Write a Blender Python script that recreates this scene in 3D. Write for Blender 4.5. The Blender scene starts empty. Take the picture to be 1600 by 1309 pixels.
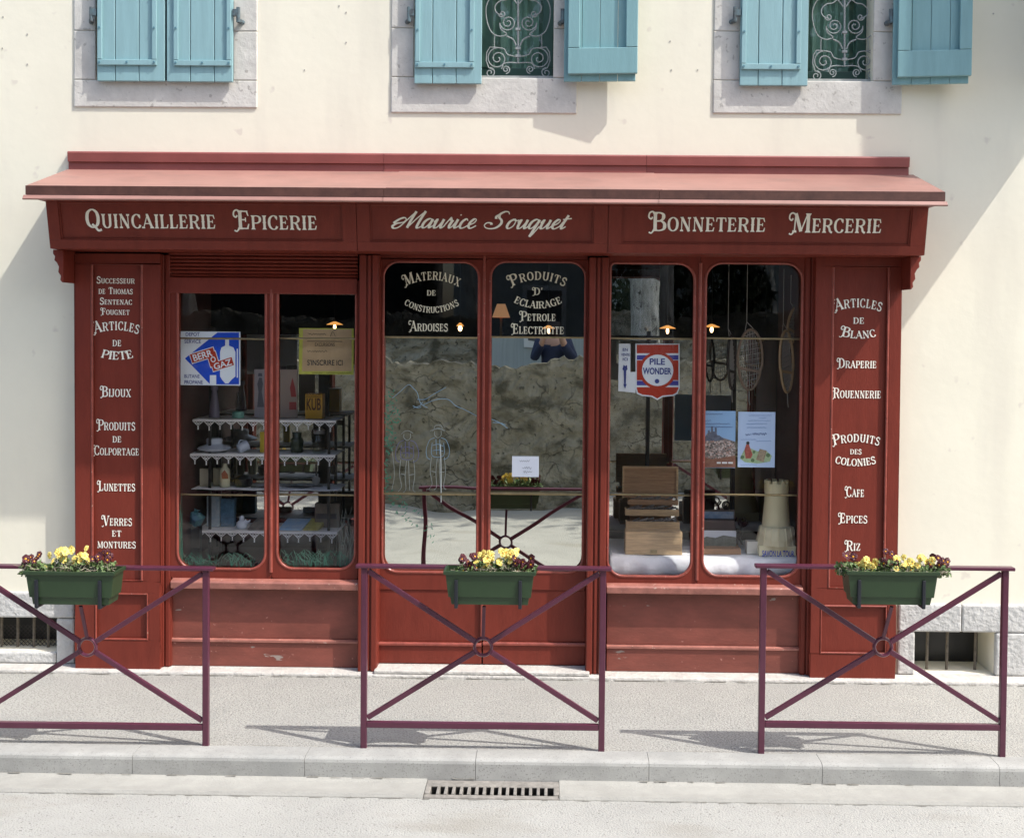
import bpy, bmesh, math, random
from mathutils import Vector, Matrix, Euler
random.seed(7)
SC = bpy.context.scene
COL = SC.collection
PI = math.pi
# ------------------------------------------------------------------ camera
F_PX, CAM_H = 1913.0, 2.2549
YAW, PITCH, ROLL, SX, SY = 0.0147, 0.0280, 0.0087, 33.83, -86.39
CAM = Vector((0, -8.0, CAM_H))
_cy, _sy, _cp, _sp = math.cos(YAW), math.sin(YAW), math.cos(PITCH), math.sin(PITCH)
FW = Vector((-_sy*_cp, _cy*_cp, -_sp)); _rt = Vector((_cy, _sy, 0)); _up = _rt.cross(FW)
RT = math.cos(ROLL)*_rt + math.sin(ROLL)*_up
UP = -math.sin(ROLL)*_rt + math.cos(ROLL)*_up
cd = bpy.data.cameras.new('camera'); cam = bpy.data.objects.new('camera', cd); COL.objects.link(cam)
cam.matrix_world = Matrix(((RT.x, UP.x, -FW.x, CAM.x), (RT.y, UP.y, -FW.y, CAM.y), (RT.z, UP.z, -FW.z, CAM.z), (0, 0, 0, 1)))
cd.sensor_fit = 'HORIZONTAL'; cd.sensor_width = 36.0; cd.lens = F_PX/1600*36
cd.shift_x = -SX/1600; cd.shift_y = SY/1600
cd.clip_start = 0.03; cd.clip_end = 600
SC.camera = cam
# ------------------------------------------------------------------ sky, sun, exposure
SUN = Vector((2.04, -1.0, 3.0)).normalized()
w = bpy.data.worlds.new('World'); SC.world = w; w.use_nodes = True
nt = w.node_tree; bg = nt.nodes['Background']; sk = nt.nodes.new('ShaderNodeTexSky')
sk.sky_type = 'NISHITA'; sk.sun_disc = False
sk.sun_elevation = math.asin(SUN.z); sk.sun_rotation = math.atan2(SUN.x, SUN.y)
sk.air_density = 1.0; sk.dust_density = 3.0; sk.ozone_density = 1.0
nt.links.new(sk.outputs[0], bg.inputs[0]); bg.inputs[1].default_value = 0.15
ld = bpy.data.lights.new('sun', 'SUN'); ld.energy = 2.35; ld.angle = math.radians(0.6); ld.color = (1.0, 0.965, 0.915)
lo = bpy.data.objects.new('sun', ld); COL.objects.link(lo); lo.rotation_euler = SUN.to_track_quat('Z', 'Y').to_euler()
SC.view_settings.view_transform = 'Standard'; SC.view_settings.look = 'None'
SC.view_settings.gamma = 1.0; SC.view_settings.exposure = 0.99
SC.render.engine = 'CYCLES'
SC.cycles.max_bounces = 8; SC.cycles.transparent_max_bounces = 16; SC.cycles.glossy_bounces = 5

# ------------------------------------------------------------------ helpers
def at(px, py, Y):
    """point of the vertical plane y=Y seen at photo pixel (px,py)"""
    d = RT*((px-800-SX)/F_PX) - UP*((py-654.5-SY)/F_PX) + FW
    return CAM + d*((Y-CAM.y)/d.y)
def sc(Y): return (8.0+Y)/F_PX
def rect(x0, y0, x1, y1, Y):
    xm, ym = (x0+x1)/2, (y0+y1)/2
    return at(x0, ym, Y).x, at(x1, ym, Y).x, at(xm, y1, Y).z, at(xm, y0, Y).z     # x0 x1 z0 z1

class MB:
    def __init__(s): s.v = []; s.f = []; s.m = []
    def add(s, vs, fs, mi=0):
        o = len(s.v); s.v += [tuple(v) for v in vs]; s.f += [tuple(i+o for i in f) for f in fs]; s.m += [mi]*len(fs)
        return s
    def box(s, x0, x1, y0, y1, z0, z1, mi=0):
        return s.add([(x0,y0,z0),(x1,y0,z0),(x1,y1,z0),(x0,y1,z0),(x0,y0,z1),(x1,y0,z1),(x1,y1,z1),(x0,y1,z1)],
              [(3,2,1,0),(4,5,6,7),(0,1,5,4),(1,2,6,5),(2,3,7,6),(3,0,4,7)], mi)
    def obox(s, c, M, hx, hy, hz, mi=0):
        c = Vector(c)
        P = [c + M @ Vector((a*hx, b*hy, d*hz)) for d in (-1,1) for a, b in ((-1,-1),(1,-1),(1,1),(-1,1))]
        return s.add(P, [(3,2,1,0),(4,5,6,7),(0,1,5,4),(1,2,6,5),(2,3,7,6),(3,0,4,7)], mi)
    def pbox(s, x0, y0, x1, y1, Yf, Yb, mi=0):
        a, b, c, d = rect(x0, y0, x1, y1, Yf)
        return s.box(a, b, Yf, Yb, c, d, mi)
    def quad(s, a, b, c, d, mi=0): return s.add([a,b,c,d], [(0,1,2,3)], mi)
    def prism(s, poly, y0, y1, mi=0):           # polygon in x,z, extruded in y
        n = len(poly)
        vs = [(p[0], y0, p[1]) for p in poly] + [(p[0], y1, p[1]) for p in poly]
        fs = [tuple(range(n)), tuple(range(2*n-1, n-1, -1))] + [(i, i+n, (i+1) % n+n, (i+1) % n) for i in range(n)]
        return s.add(vs, fs, mi)
    def xprism(s, poly, x0, x1, mi=0):          # polygon in y,z, extruded in x
        n = len(poly)
        vs = [(x0, p[0], p[1]) for p in poly] + [(x1, p[0], p[1]) for p in poly]
        fs = [tuple(range(n)), tuple(range(2*n-1, n-1, -1))] + [(i, i+n, (i+1) % n+n, (i+1) % n) for i in range(n)]
        return s.add(vs, fs, mi)
    def tube(s, pts, r, n=8, closed=False, mi=0, flat=1.0):
        pts = [Vector(p) for p in pts]; N = len(pts)
        rs = r if isinstance(r, (list, tuple)) else [r]*N
        vs = []; prev = None
        for i, p in enumerate(pts):
            if closed: t = pts[(i+1) % N]-pts[i-1]
            else: t = pts[min(i+1, N-1)]-pts[max(i-1, 0)]
            t = t.normalized() if t.length > 1e-9 else Vector((0,0,1))
            if prev is None:
                a = Vector((0,1,0)) if abs(t.y) < .9 else Vector((1,0,0))
            else: a = prev
            u = (a - t*a.dot(t))
            u = u.normalized() if u.length > 1e-6 else t.orthogonal().normalized()
            prev = u; vv = t.cross(u)
            for k in range(n):
                an = 2*PI*k/n+PI/n
                vs.append(p + u*math.cos(an)*rs[i]*flat + vv*math.sin(an)*rs[i])
        fs = []
        for i in range(N if closed else N-1):
            j = (i+1) % N
            for k in range(n): fs.append((i*n+k, i*n+(k+1) % n, j*n+(k+1) % n, j*n+k))
        if not closed: fs += [tuple(range(n-1, -1, -1)), tuple((N-1)*n+k for k in range(n))]
        return s.add(vs, fs, mi)
    def bar(s, a, b, wd, dp, mi=0):             # square bar between two points, wd across, dp in y-ish
        a, b = Vector(a), Vector(b); t = (b-a).normalized()
        y = Vector((0,1,0)); y = (y-t*y.dot(t))
        y = y.normalized() if y.length > 1e-5 else Vector((1,0,0))
        x = t.cross(y)
        M = Matrix((x, y, t)).transposed()
        return s.obox((a+b)/2, M, wd/2, dp/2, (b-a).length/2, mi)
    def lathe(s, prof, c, n=20, mi=0):          # prof: (r,z)
        vs = []
        for r, z in prof:
            for k in range(n): vs.append((c[0]+r*math.cos(2*PI*k/n), c[1]+r*math.sin(2*PI*k/n), c[2]+z))
        fs = [(i*n+k, i*n+(k+1) % n, (i+1)*n+(k+1) % n, (i+1)*n+k) for i in range(len(prof)-1) for k in range(n)]
        fs += [tuple(range(n-1, -1, -1)), tuple((len(prof)-1)*n+k for k in range(n))]
        return s.add(vs, fs, mi)
    def build(s, name, mats, parent=None, smooth=False, bevel=0, seg=2):
        me = bpy.data.meshes.new(name)
        o0 = Vector((0,0,0))
        if parent is not None: o0 = WORLD(parent)
        me.from_pydata([tuple(Vector(v)-o0) for v in s.v], [], s.f)
        for m in (mats if isinstance(mats, (list, tuple)) else [mats]): me.materials.append(m)
        me.polygons.foreach_set('material_index', s.m)
        if smooth:
            me.polygons.foreach_set('use_smooth', [True]*len(s.f))
        me.update()
        bm = bmesh.new(); bm.from_mesh(me); bmesh.ops.recalc_face_normals(bm, faces=bm.faces)
        if smooth:
            for e in bm.edges:
                if len(e.link_faces) == 2 and e.calc_face_angle(0) > 0.9: e.smooth = False
        bm.to_mesh(me); bm.free()
        o = bpy.data.objects.new(name, me); COL.objects.link(o)
        if parent is not None: o.parent = parent
        if bevel:
            b = o.modifiers.new('bevel', 'BEVEL'); b.width = bevel; b.segments = seg; b.limit_method = 'ANGLE'; b.angle_limit = math.radians(40)
        return o
def WORLD(o):
    v = Vector((0,0,0))
    while o is not None: v += o.location; o = o.parent
    return v
def thing(name, label, cat, loc=(0,0,0), group=None):
    o = bpy.data.objects.new(name, None); COL.objects.link(o); o.location = loc; o.empty_display_size = .1
    o['label'] = label; o['category'] = cat
    if group: o['group'] = group
    return o
def tag(o, label, cat, group=None):
    o['label'] = label; o['category'] = cat; o['kind'] = 'thing'
    if group: o['group'] = group
    return o
def struct(o): o['kind'] = 'structure'; return o

# ------------------------------------------------------------------ materials
MATS = {}
def mat(name, col, rough=.6, var=.0, vscale=6., bump=0., bscale=40., metal=0., spec=.5, coat=0., col2=None, stretch=None, speck=None, detail=6, patch=None):
    m = bpy.data.materials.new(name); m.use_nodes = True; t = m.node_tree; N, L = t.nodes, t.links
    b = N['Principled BSDF']
    b.inputs['Base Color'].default_value = (*col, 1); b.inputs['Roughness'].default_value = rough
    b.inputs['Metallic'].default_value = metal; b.inputs['Specular IOR Level'].default_value = spec
    if coat: b.inputs['Coat Weight'].default_value = coat; b.inputs['Coat Roughness'].default_value = .15
    if var or bump or speck or patch:
        tc = N.new('ShaderNodeTexCoord'); src = tc.outputs['Object']
        if stretch:
            mp = N.new('ShaderNodeMapping'); mp.inputs['Scale'].default_value = stretch; L.new(src, mp.inputs[0]); src = mp.outputs[0]
    out = None
    if var:
        n1 = N.new('ShaderNodeTexNoise'); n1.inputs['Scale'].default_value = vscale; n1.inputs['Detail'].default_value = detail; n1.inputs['Roughness'].default_value = .65
        L.new(src, n1.inputs['Vector'])
        r = N.new('ShaderNodeValToRGB'); r.color_ramp.elements[0].position = .3; r.color_ramp.elements[1].position = .7
        c2 = col2 or tuple(min(1, c*(1+var)) for c in col); c1 = tuple(c*(1-var) for c in col) if not col2 else col
        r.color_ramp.elements[0].color = (*c1, 1); r.color_ramp.elements[1].color = (*c2, 1)
        L.new(n1.outputs['Fac'], r.inputs['Fac']); out = r.outputs[0]
    if speck:                                   # (scale, colour, amount)
        n2 = N.new('ShaderNodeTexNoise'); n2.inputs['Scale'].default_value = speck[0]; n2.inputs['Detail'].default_value = 2
        L.new(tc.outputs['Object'], n2.inputs['Vector'])
        r2 = N.new('ShaderNodeValToRGB'); r2.color_ramp.elements[0].position = speck[2]; r2.color_ramp.elements[1].position = speck[2]+.06
        L.new(n2.outputs['Fac'], r2.inputs['Fac'])
        mx = N.new('ShaderNodeMix'); mx.data_type = 'RGBA'; L.new(r2.outputs[0], mx.inputs[0])
        if out: L.new(out, mx.inputs[6])
        else: mx.inputs[6].default_value = (*col, 1)
        mx.inputs[7].default_value = (*speck[1], 1); out = mx.outputs[2]
    if patch:                                   # (scale, colour, threshold, softness, stretch): stains, chips, runs
        mp2 = N.new('ShaderNodeMapping'); mp2.inputs['Scale'].default_value = patch[4]; L.new(tc.outputs['Object'], mp2.inputs[0])
        n4 = N.new('ShaderNodeTexNoise'); n4.inputs['Scale'].default_value = patch[0]; n4.inputs['Detail'].default_value = 5; L.new(mp2.outputs[0], n4.inputs['Vector'])
        r4 = N.new('ShaderNodeValToRGB'); r4.color_ramp.elements[0].position = patch[2]; r4.color_ramp.elements[1].position = patch[2]+patch[3]
        L.new(n4.outputs['Fac'], r4.inputs['Fac']); mx4 = N.new('ShaderNodeMix'); mx4.data_type = 'RGBA'; L.new(r4.outputs[0], mx4.inputs[0])
        if out: L.new(out, mx4.inputs[6])
        else: mx4.inputs[6].default_value = (*col, 1)
        mx4.inputs[7].default_value = (*patch[1], 1); out = mx4.outputs[2]
    if out: L.new(out, b.inputs['Base Color'])
    if bump:
        n3 = N.new('ShaderNodeTexNoise'); n3.inputs['Scale'].default_value = bscale; n3.inputs['Detail'].default_value = 5; L.new(src, n3.inputs['Vector'])
        bp = N.new('ShaderNodeBump'); bp.inputs['Strength'].default_value = 1.0; bp.inputs['Distance'].default_value = bump
        L.new(n3.outputs['Fac'], bp.inputs['Height']); L.new(bp.outputs[0], b.inputs['Normal'])
    MATS[name] = m; return m
def srgb(r, g, b):
    f = lambda c: (c/255/12.92) if c <= 10 else ((c/255+.055)/1.055)**2.4
    return (f(r), f(g), f(b))
def glass_mat(name, tint=(1,1,1), refl=1.0):
    m = bpy.data.materials.new(name); m.use_nodes = True; t = m.node_tree; N, L = t.nodes, t.links
    N.remove(N['Principled BSDF']); o = N['Material Output']
    tr = N.new('ShaderNodeBsdfTransparent'); tr.inputs[0].default_value = (*tint, 1)
    gl = N.new('ShaderNodeBsdfGlossy'); gl.inputs['Roughness'].default_value = 0.0
    fr = N.new('ShaderNodeFresnel'); fr.inputs[0].default_value = 1.62
    mx = N.new('ShaderNodeMixShader'); ge = N.new('ShaderNodeNewGeometry'); iv = N.new('ShaderNodeMath'); iv.operation = 'SUBTRACT'; iv.inputs[0].default_value = 1; L.new(ge.outputs['Backfacing'], iv.inputs[1])
    mu = N.new('ShaderNodeMath'); mu.operation = 'MULTIPLY'; L.new(iv.outputs[0], mu.inputs[0]); L.new(fr.outputs[0], mu.inputs[1])   # each sheet reflects once, at the face the ray enters
    L.new(mu.outputs[0], mx.inputs[0]); L.new(tr.outputs[0], mx.inputs[1]); L.new(gl.outputs[0], mx.inputs[2])
    L.new(mx.outputs[0], o.inputs[0]); return m
def mirror_mat(name, col, wav, scale):
    m = bpy.data.materials.new(name); m.use_nodes = True; t = m.node_tree; N, L = t.nodes, t.links
    b = N['Principled BSDF']; b.inputs['Base Color'].default_value = (*col, 1); b.inputs['Metallic'].default_value = 1; b.inputs['Roughness'].default_value = .0
    tc = N.new('ShaderNodeTexCoord'); n = N.new('ShaderNodeTexNoise'); n.inputs['Scale'].default_value = scale; n.inputs['Detail'].default_value = 0
    L.new(tc.outputs['Object'], n.inputs['Vector'])
    bp = N.new('ShaderNodeBump'); bp.inputs['Distance'].default_value = wav; L.new(n.outputs['Fac'], bp.inputs['Height']); L.new(bp.outputs[0], b.inputs['Normal'])
    return m
def emit_mat(name, col, st):
    m = bpy.data.materials.new(name); m.use_nodes = True; b = m.node_tree.nodes['Principled BSDF']
    b.inputs['Base Color'].default_value = (*col, 1); b.inputs['Emission Color'].default_value = (*col, 1); b.inputs['Emission Strength'].default_value = st
    return m

PLASTER = mat('plaster', (.80,.762,.625), .9, .04, 1.1, .0012, 16, speck=(9,(.70,.65,.545),.70), patch=(1.3,(.70,.66,.55),.56,.25,(2.2,1,.45)))
STONE = mat('limestone', (.585,.57,.525), .9, .12, 7, .003, 45, speck=(30,(.40,.385,.35),.66), patch=(2.2,(.44,.425,.40),.58,.18,(1,1,1)))
PLINTH = mat('plinth_stone', (.52,.515,.49), .95, .16, 6, .012, 30)
RED = mat('oxblood_paint', (.168,.029,.018), .42, .13, 5, .0012, 30, stretch=(3,3,.7), spec=.28)
REDLOW = mat('oxblood_paint_weathered', (.195,.054,.038), .5, .26, 3.5, .0015, 30, stretch=(1,1,2.5), speck=(38,(.36,.16,.13),.70), patch=(5.5,(.30,.25,.22),.70,.02,(1,1,3)))
REDWORNLIT = mat('oxblood_paint_rubbed_lit', (.33,.13,.10), .45, .30, 10, .001, 40, speck=(45,(.48,.33,.27),.68))  # rubbed paint, with skylight on strip tops and sills painted in
REDTRIM = mat('oxblood_paint_worn_lit_edge', (.26,.060,.042), .36, .28, 14, .001, 40, speck=(60,(.45,.28,.22),.70))  # worn paint, lightened to paint in the highlight along beads and mouldings
ROOF = mat('faded_roof_paint', (.315,.165,.135), .5, .16, 2.2, .001, 20, patch=(3,(.26,.15,.125),.55,.2,(1,2,1)))
FLASH = mat('flashing_paint', (.26,.075,.065), .5, .15, 3, .001, 20)
RUST = mat('rusty_drip_edge', (.050,.017,.012), .6, .4, 9, .001, 40, col2=(.11,.045,.032))
CREAM = mat('cream_lettering', (.90,.87,.76), .6, .06, 30)
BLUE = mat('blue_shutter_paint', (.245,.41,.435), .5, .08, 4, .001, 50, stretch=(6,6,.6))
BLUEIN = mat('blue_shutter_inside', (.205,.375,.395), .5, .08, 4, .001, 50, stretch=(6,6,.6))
IRON = mat('dark_iron', (.035,.03,.03), .55, .3, 20)
GRILLE = mat('grey_wrought_iron', (.30,.32,.32), .5, .2, 20)
GREENFR = mat('dark_green_paint', (.04,.10,.075), .4, .15, 5)
PLUM = mat('plum_paint', (.088,.021,.042), .30, .14, 8, .0006, 60)
PLANTG = mat('green_planter', (.024,.050,.020), .42, .12, 6)
BRACK = mat('black_bracket', (.012,.014,.02), .5)
SOIL = mat('soil', (.05,.035,.025), 1, .4, 40, .01, 60)
LEAF = mat('pansy_leaf', (.07,.14,.035), .6, .4, 30, col2=(.16,.22,.08))
DRY = mat('dry_stem', (.42,.38,.28), .8, .3, 40)
YEL = mat('yellow_petal', (.78,.60,.07), .6, .2, 60, col2=(.88,.76,.30))
BURG = mat('burgundy_petal', (.050,.006,.012), .55, .3, 60, col2=(.10,.010,.016))
ORANGE = mat('orange_eye', (.85,.38,.02), .6)
PAVE = mat('pavement_asphalt', (.365,.36,.33), .92, .09, 2.4, .010, 90, speck=(75,(.255,.25,.23),.53), patch=(.8,(.33,.325,.30),.52,.2,(1,2,1)))
ROADM = mat('road_asphalt', (.365,.362,.335), .92, .10, 1.6, .008, 100, speck=(62,(.19,.185,.17),.655), patch=(1.1,(.31,.30,.265),.56,.14,(1,2.4,1)))
KERBM = mat('kerb_concrete', (.35,.35,.33), .9, .16, 5, .001, 120, speck=(120,(.26,.26,.24),.60), patch=(1.8,(.28,.285,.27),.54,.2,(1,1,1.5)))
GUTM = mat('gutter_concrete', (.335,.33,.30), .9, .14, 4, .003, 100)
LEDGE = mat('pale_ledge', (.52,.50,.46), .95, .16, 9, .01, 40)
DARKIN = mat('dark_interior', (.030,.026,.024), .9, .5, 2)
WOODIN = mat('brown_board', (.075,.026,.02), .7, .2, 5)
GLASS = glass_mat('window_glass')
MIRROR = mirror_mat('mirror_film', (.76,.77,.70), .0012, 3.0)
MIRRORB = mirror_mat('back_mirror', (.72,.72,.66), .0008, 2.0)
BRASS = mat('old_brass', (.30,.24,.13), .35, .2, 20, metal=.8)
WHITE = mat('white_cloth', (.86,.88,.90), .9, .05, 8, .01, 9)
LACEM = mat('white_lace', (.88,.87,.84), .9)
BLACK = mat('black_gloss', (.012,.012,.013), .3)

# ------------------------------------------------------------------ lettering (own drawn alphabet)
def cr(pts, n=7, closed=False):
    P = [Vector((*p, 0)) for p in pts]; out = []; N = len(P)
    for i in range(N if closed else N-1):
        g = (lambda k: P[k % N]) if closed else (lambda k: P[max(0, min(N-1, k))])
        a, b, c, d = g(i-1), g(i), g(i+1), g(i+2)
        for k in range(n):
            t = k/n
            out.append(.5*((2*b)+(c-a)*t+(2*a-5*b+4*c-d)*t*t+(3*b-a-3*c+d)*t**3))
    if not closed: out.append(P[-1])
    return [(p.x, p.y) for p in out]
TK, TN = .175, .07
def rib(pts, wd):
    """2-D ribbon: list of quads"""
    P = [Vector(p) for p in pts]; L = []; R = []
    for i in range(len(P)):
        t = P[min(i+1, len(P)-1)]-P[max(i-1, 0)]
        t = t.normalized() if t.length > 1e-9 else Vector((0,1))
        n = Vector((-t.y, t.x)); ww = wd[i] if isinstance(wd, list) else wd
        L.append(P[i]+n*ww/2); R.append(P[i]-n*ww/2)
    return [(L[i], R[i], R[i+1], L[i+1]) for i in range(len(P)-1)]
def auto(pts):
    w = []
    for i in range(len(pts)):
        a, b = pts[max(i-1, 0)], pts[min(i+1, len(pts)-1)]
        dx, dy = b[0]-a[0], b[1]-a[1]; l = math.hypot(dx, dy) or 1
        w.append(TN+(TK-TN)*abs(dy/l)**1.6)
    return w
def serif(x, y, wd=.32):
    s = 1 if y < .5 else -1; h = .055*s
    return [(Vector((x-wd/2, y)), Vector((x+wd/2, y)), Vector((x+TK*.55, y+2.2*h)), Vector((x-TK*.55, y+2.2*h)))]
def stem(x, y0=0, y1=1): return rib([(x, y0), (x, y1)], TK) + serif(x, y0) + serif(x, y1)
def thin(x0, y0, x1, y1, s0=True, s1=True):
    q = rib([(x0, y0), (x1, y1)], TN)
    if s0: q += serif(x0, y0, .24)
    if s1: q += serif(x1, y1, .24)
    return q
def hb(x0, y, x1, ticks=0):
    q = rib([(x0, y), (x1, y)], TN)
    if ticks: q += [(Vector((x1, y-.02)), Vector((x1+.05, y+ticks*.24)), Vector((x1-.01, y+ticks*.24)), Vector((x1-.1, y)))]
    return q
def cv(pts, closed=False, wd=None):
    c = cr(pts, 6, closed)
    if closed: c = c+[c[0]]
    return rib(c, wd if wd else auto(c))
def thickd(a, b): return rib([a, b], TK*1.02)
def glyph(ch):
    g = {
     'A': lambda: (.80, thin(.07,0,.41,1,True,False)+thickd((.37,1),(.70,.02))+serif(.70,0)+hb(.18,.34,.58)+rib([(.30,1.0),(.44,1.0)],.06)),
     'B': lambda: (.74, stem(.16)+cv([(.16,.96),(.40,.96),(.57,.86),(.56,.66),(.40,.54),(.18,.53)])+cv([(.18,.53),(.46,.53),(.64,.38),(.62,.14),(.42,.04),(.16,.04)])),
     'C': lambda: (.72, cv([(.62,.80),(.52,.95),(.34,.97),(.15,.80),(.09,.5),(.15,.2),(.34,.03),(.54,.06),(.65,.24)])+rib([(.62,.97),(.63,.70)],.07)),
     'D': lambda: (.80, stem(.16)+cv([(.16,.96),(.40,.96),(.62,.80),(.69,.5),(.62,.2),(.40,.04),(.16,.04)])),
     'E': lambda: (.66, stem(.16)+hb(.16,.95,.56,-1)+hb(.16,.05,.58,1)+hb(.16,.51,.44)+rib([(.44,.40),(.44,.62)],.06)),
     'F': lambda: (.62, stem(.16)+hb(.16,.95,.56,-1)+hb(.16,.51,.44)+rib([(.44,.40),(.44,.62)],.06)),
     'G': lambda: (.78, cv([(.62,.80),(.52,.95),(.34,.97),(.15,.80),(.09,.5),(.15,.2),(.34,.03),(.52,.05),(.62,.18)])+rib([(.62,.97),(.63,.70)],.07)+rib([(.62,.42),(.62,.0)],TK*.9)+rib([(.46,.42),(.76,.42)],.06)),
     'H': lambda: (.84, stem(.16)+stem(.66)+hb(.16,.5,.66)),
     'I': lambda: (.34, stem(.17)+rib([(.05,.5),(.29,.5)],.05)),
     'J': lambda: (.50, serif(.32,1)+cv([(.32,1),(.32,.6),(.31,.2),(.20,.03),(.06,.05),(.04,.18)])),
     'L': lambda: (.62, stem(.16)+hb(.16,.05,.56,1)),
     'M': lambda: (1.0, thin(.12,0,.16,1,True,False)+thickd((.16,1),(.47,.06))+rib([(.47,.06),(.80,1)],TN)+stem(.84)+rib([(.04,.98),(.2,.98)],.05)),
     'N': lambda: (.82, thin(.14,0,.14,1,True,False)+thickd((.14,1),(.66,.0))+thin(.66,0,.66,1,False,True)+rib([(.03,.98),(.16,.98)],.05)),
     'O': lambda: (.78, cv([(.39,.97),(.16,.82),(.09,.5),(.16,.18),(.39,.03),(.62,.18),(.69,.5),(.62,.82)],True)),
     'P': lambda: (.70, stem(.16)+cv([(.16,.96),(.44,.96),(.62,.84),(.62,.60),(.44,.46),(.16,.46)])),
     'Q': lambda: (.80, cv([(.39,.97),(.16,.82),(.09,.5),(.16,.18),(.39,.03),(.62,.18),(.69,.5),(.62,.82)],True)+cv([(.34,.20),(.50,.06),(.66,-.13),(.84,-.08)],wd=.12)),
     'R': lambda: (.78, stem(.16)+cv([(.16,.96),(.44,.96),(.61,.84),(.61,.62),(.44,.50),(.16,.50)])+cv([(.38,.50),(.52,.34),(.58,.12),(.74,.0)],wd=.15)),
     'S': lambda: (.64, cv([(.54,.80),(.44,.95),(.26,.97),(.11,.83),(.15,.64),(.36,.52),(.53,.36),(.51,.12),(.32,.03),(.14,.06),(.07,.22)],wd=.145)+rib([(.55,.97),(.56,.72)],.06)+rib([(.06,.03),(.06,.28)],.06)),
     'T': lambda: (.72, stem(.36)+rib([(.05,.95),(.67,.95)],TN)+rib([(.07,.98),(.03,.70)],.07)+rib([(.65,.98),(.69,.70)],.07)),
     'U': lambda: (.80, serif(.16,1)+cv([(.16,1),(.16,.5),(.17,.25),(.28,.06),(.44,.03),(.58,.12),(.63,.3),(.64,.6),(.64,1)])+serif(.64,1,.24)),
     'V': lambda: (.78, serif(.12,1)+thickd((.12,1),(.40,.0))+thin(.40,0,.68,1,False,True)),
     'X': lambda: (.76, thickd((.14,1),(.62,.0))+thin(.12,0,.64,1)+serif(.14,1)+serif(.62,0)),
     'Z': lambda: (.68, rib([(.08,.95),(.60,.95)],TN)+rib([(.58,.95),(.10,.05)],TK)+hb(.08,.05,.62,1)+rib([(.09,.98),(.06,.72)],.07)),
     "'": lambda: (.26, rib([(.16,1.0),(.10,.70)],.12)),
     ' ': lambda: (.42, []),
    }
    return g[ch]()
def swash(ch):
    if ch in 'ABDPRLVMNFEC':
        return cv([(.14,.94),(.0,1.02),(-.14,.94),(-.17,.74),(-.06,.64),(.02,.74)], wd=.085) + cv([(.08,.02),(-.04,-.10),(-.16,-.05)], wd=.08)
    return []
def layout(text):
    """quads in cap-height units, x from 0; capitals large, lower case as small capitals"""
    x = 0; out = []; spans = []
    for ch in text:
        up = ch.isupper(); k = 1.0 if (up or ch in " '") else .74
        a, q = glyph(ch.upper())
        if up and not (text.isupper() and len(text) > 2): q = q+swash(ch)
        spans.append((x, a*k, k, q)); x += a*k+.055
    return x-.055, spans
def letter_quads(text, arc=0.0):
    W, spans = layout(text); out = []
    for x, a, k, q in spans:
        u = ((x+a/2)/W)*2-1
        dy = arc*(1-u*u)-min(arc, 0); sl = math.atan(-arc*2*u*2/W)
        cs, sn = math.cos(sl), math.sin(sl)
        for quad in q:
            r = []
            for p in quad:
                lx, ly = (p[0]-a/k/2)*k, p[1]*k
                r.append((x+a/2+lx*cs-ly*sn, dy+lx*sn+ly*cs))
            out.append(r)
    return W, out
def put_quads(mb, quads, W, x0, x1, base, cap, Yf, off):
    """x0..x1 wide in photo pixels, base line, cap height, on plane Yf (number or function of py)"""
    xm = (x0+x1)/2; sx = (x1-x0)/W
    Yb = -.415 if callable(Yf) else Yf
    O = at(xm, base, Yb); s = sc(Yb)
    for i, q in enumerate(quads):
        vs = []
        for p in q:
            dx, dz = (p[0]-W/2)*sx*s, p[1]*cap*s
            y = (Yf(O.z+dz) if callable(Yf) else Yf)
            vs.append((O.x+dx, y-off-.00012*(i % 9), O.z+dz))
        mb.add(vs, [(0,1,2,3)])
def inscription(parent, lines, Yf, m, off=.004, name='lettering'):
    mb = MB()
    for (text, x0, x1, base, cap, arc) in lines:
        W, q = letter_quads(text, arc); put_quads(mb, q, W, x0, x1, base, cap*(1 if callable(Yf) else .88), Yf, off)
    return mb.build(name, m, parent)
def font_text(parent, text, x0, x1, y0, y1, Y, m, name='lettering', rot=0.0, bold=.0, shear=0):
    """sans lettering from Blender's built-in face, fitted to a pixel box on plane Y"""
    cu = bpy.data.curves.new('t', 'FONT'); cu.body = text; cu.offset = bold; cu.shear = shear; cu.align_x = 'CENTER'; cu.space_line = .95
    ob = bpy.data.objects.new('t', cu); COL.objects.link(ob)
    dg = bpy.context.evaluated_depsgraph_get(); me = ob.evaluated_get(dg).to_mesh()
    V = [v.co.copy() for v in me.vertices]; Fs = [tuple(p.vertices) for p in me.polygons]
    ob.evaluated_get(dg).to_mesh_clear(); COL.objects.unlink(ob); bpy.data.objects.remove(ob)
    ax, bx = min(v.x for v in V), max(v.x for v in V); ay, by = min(v.y for v in V), max(v.y for v in V)
    C = at((x0+x1)/2, (y0+y1)/2, Y); s = sc(Y); kx = (x1-x0)*s/(bx-ax); ky = (y1-y0)*s/(by-ay)
    c, sn = math.cos(rot), math.sin(rot); mb = MB(); vs = []
    for v in V:
        lx, lz = (v.x-(ax+bx)/2)*kx, (v.y-(ay+by)/2)*ky
        vs.append((C.x+lx*c-lz*sn, Y, C.z+lx*sn+lz*c))
    mb.add(vs, Fs)
    return mb.build(name, m, parent)
def plines(parent, polys, Y, m, r=.0012, name='painted_drawing', smooth=True):
    """thin painted lines given in photo pixels on plane Y"""
    mb = MB()
    for p in polys:
        c = cr(p, 4) if smooth and len(p) > 2 else p
        mb.tube([at(a, b, Y) for a, b in c], r, 5)
    return mb.build(name, m, parent)
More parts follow.
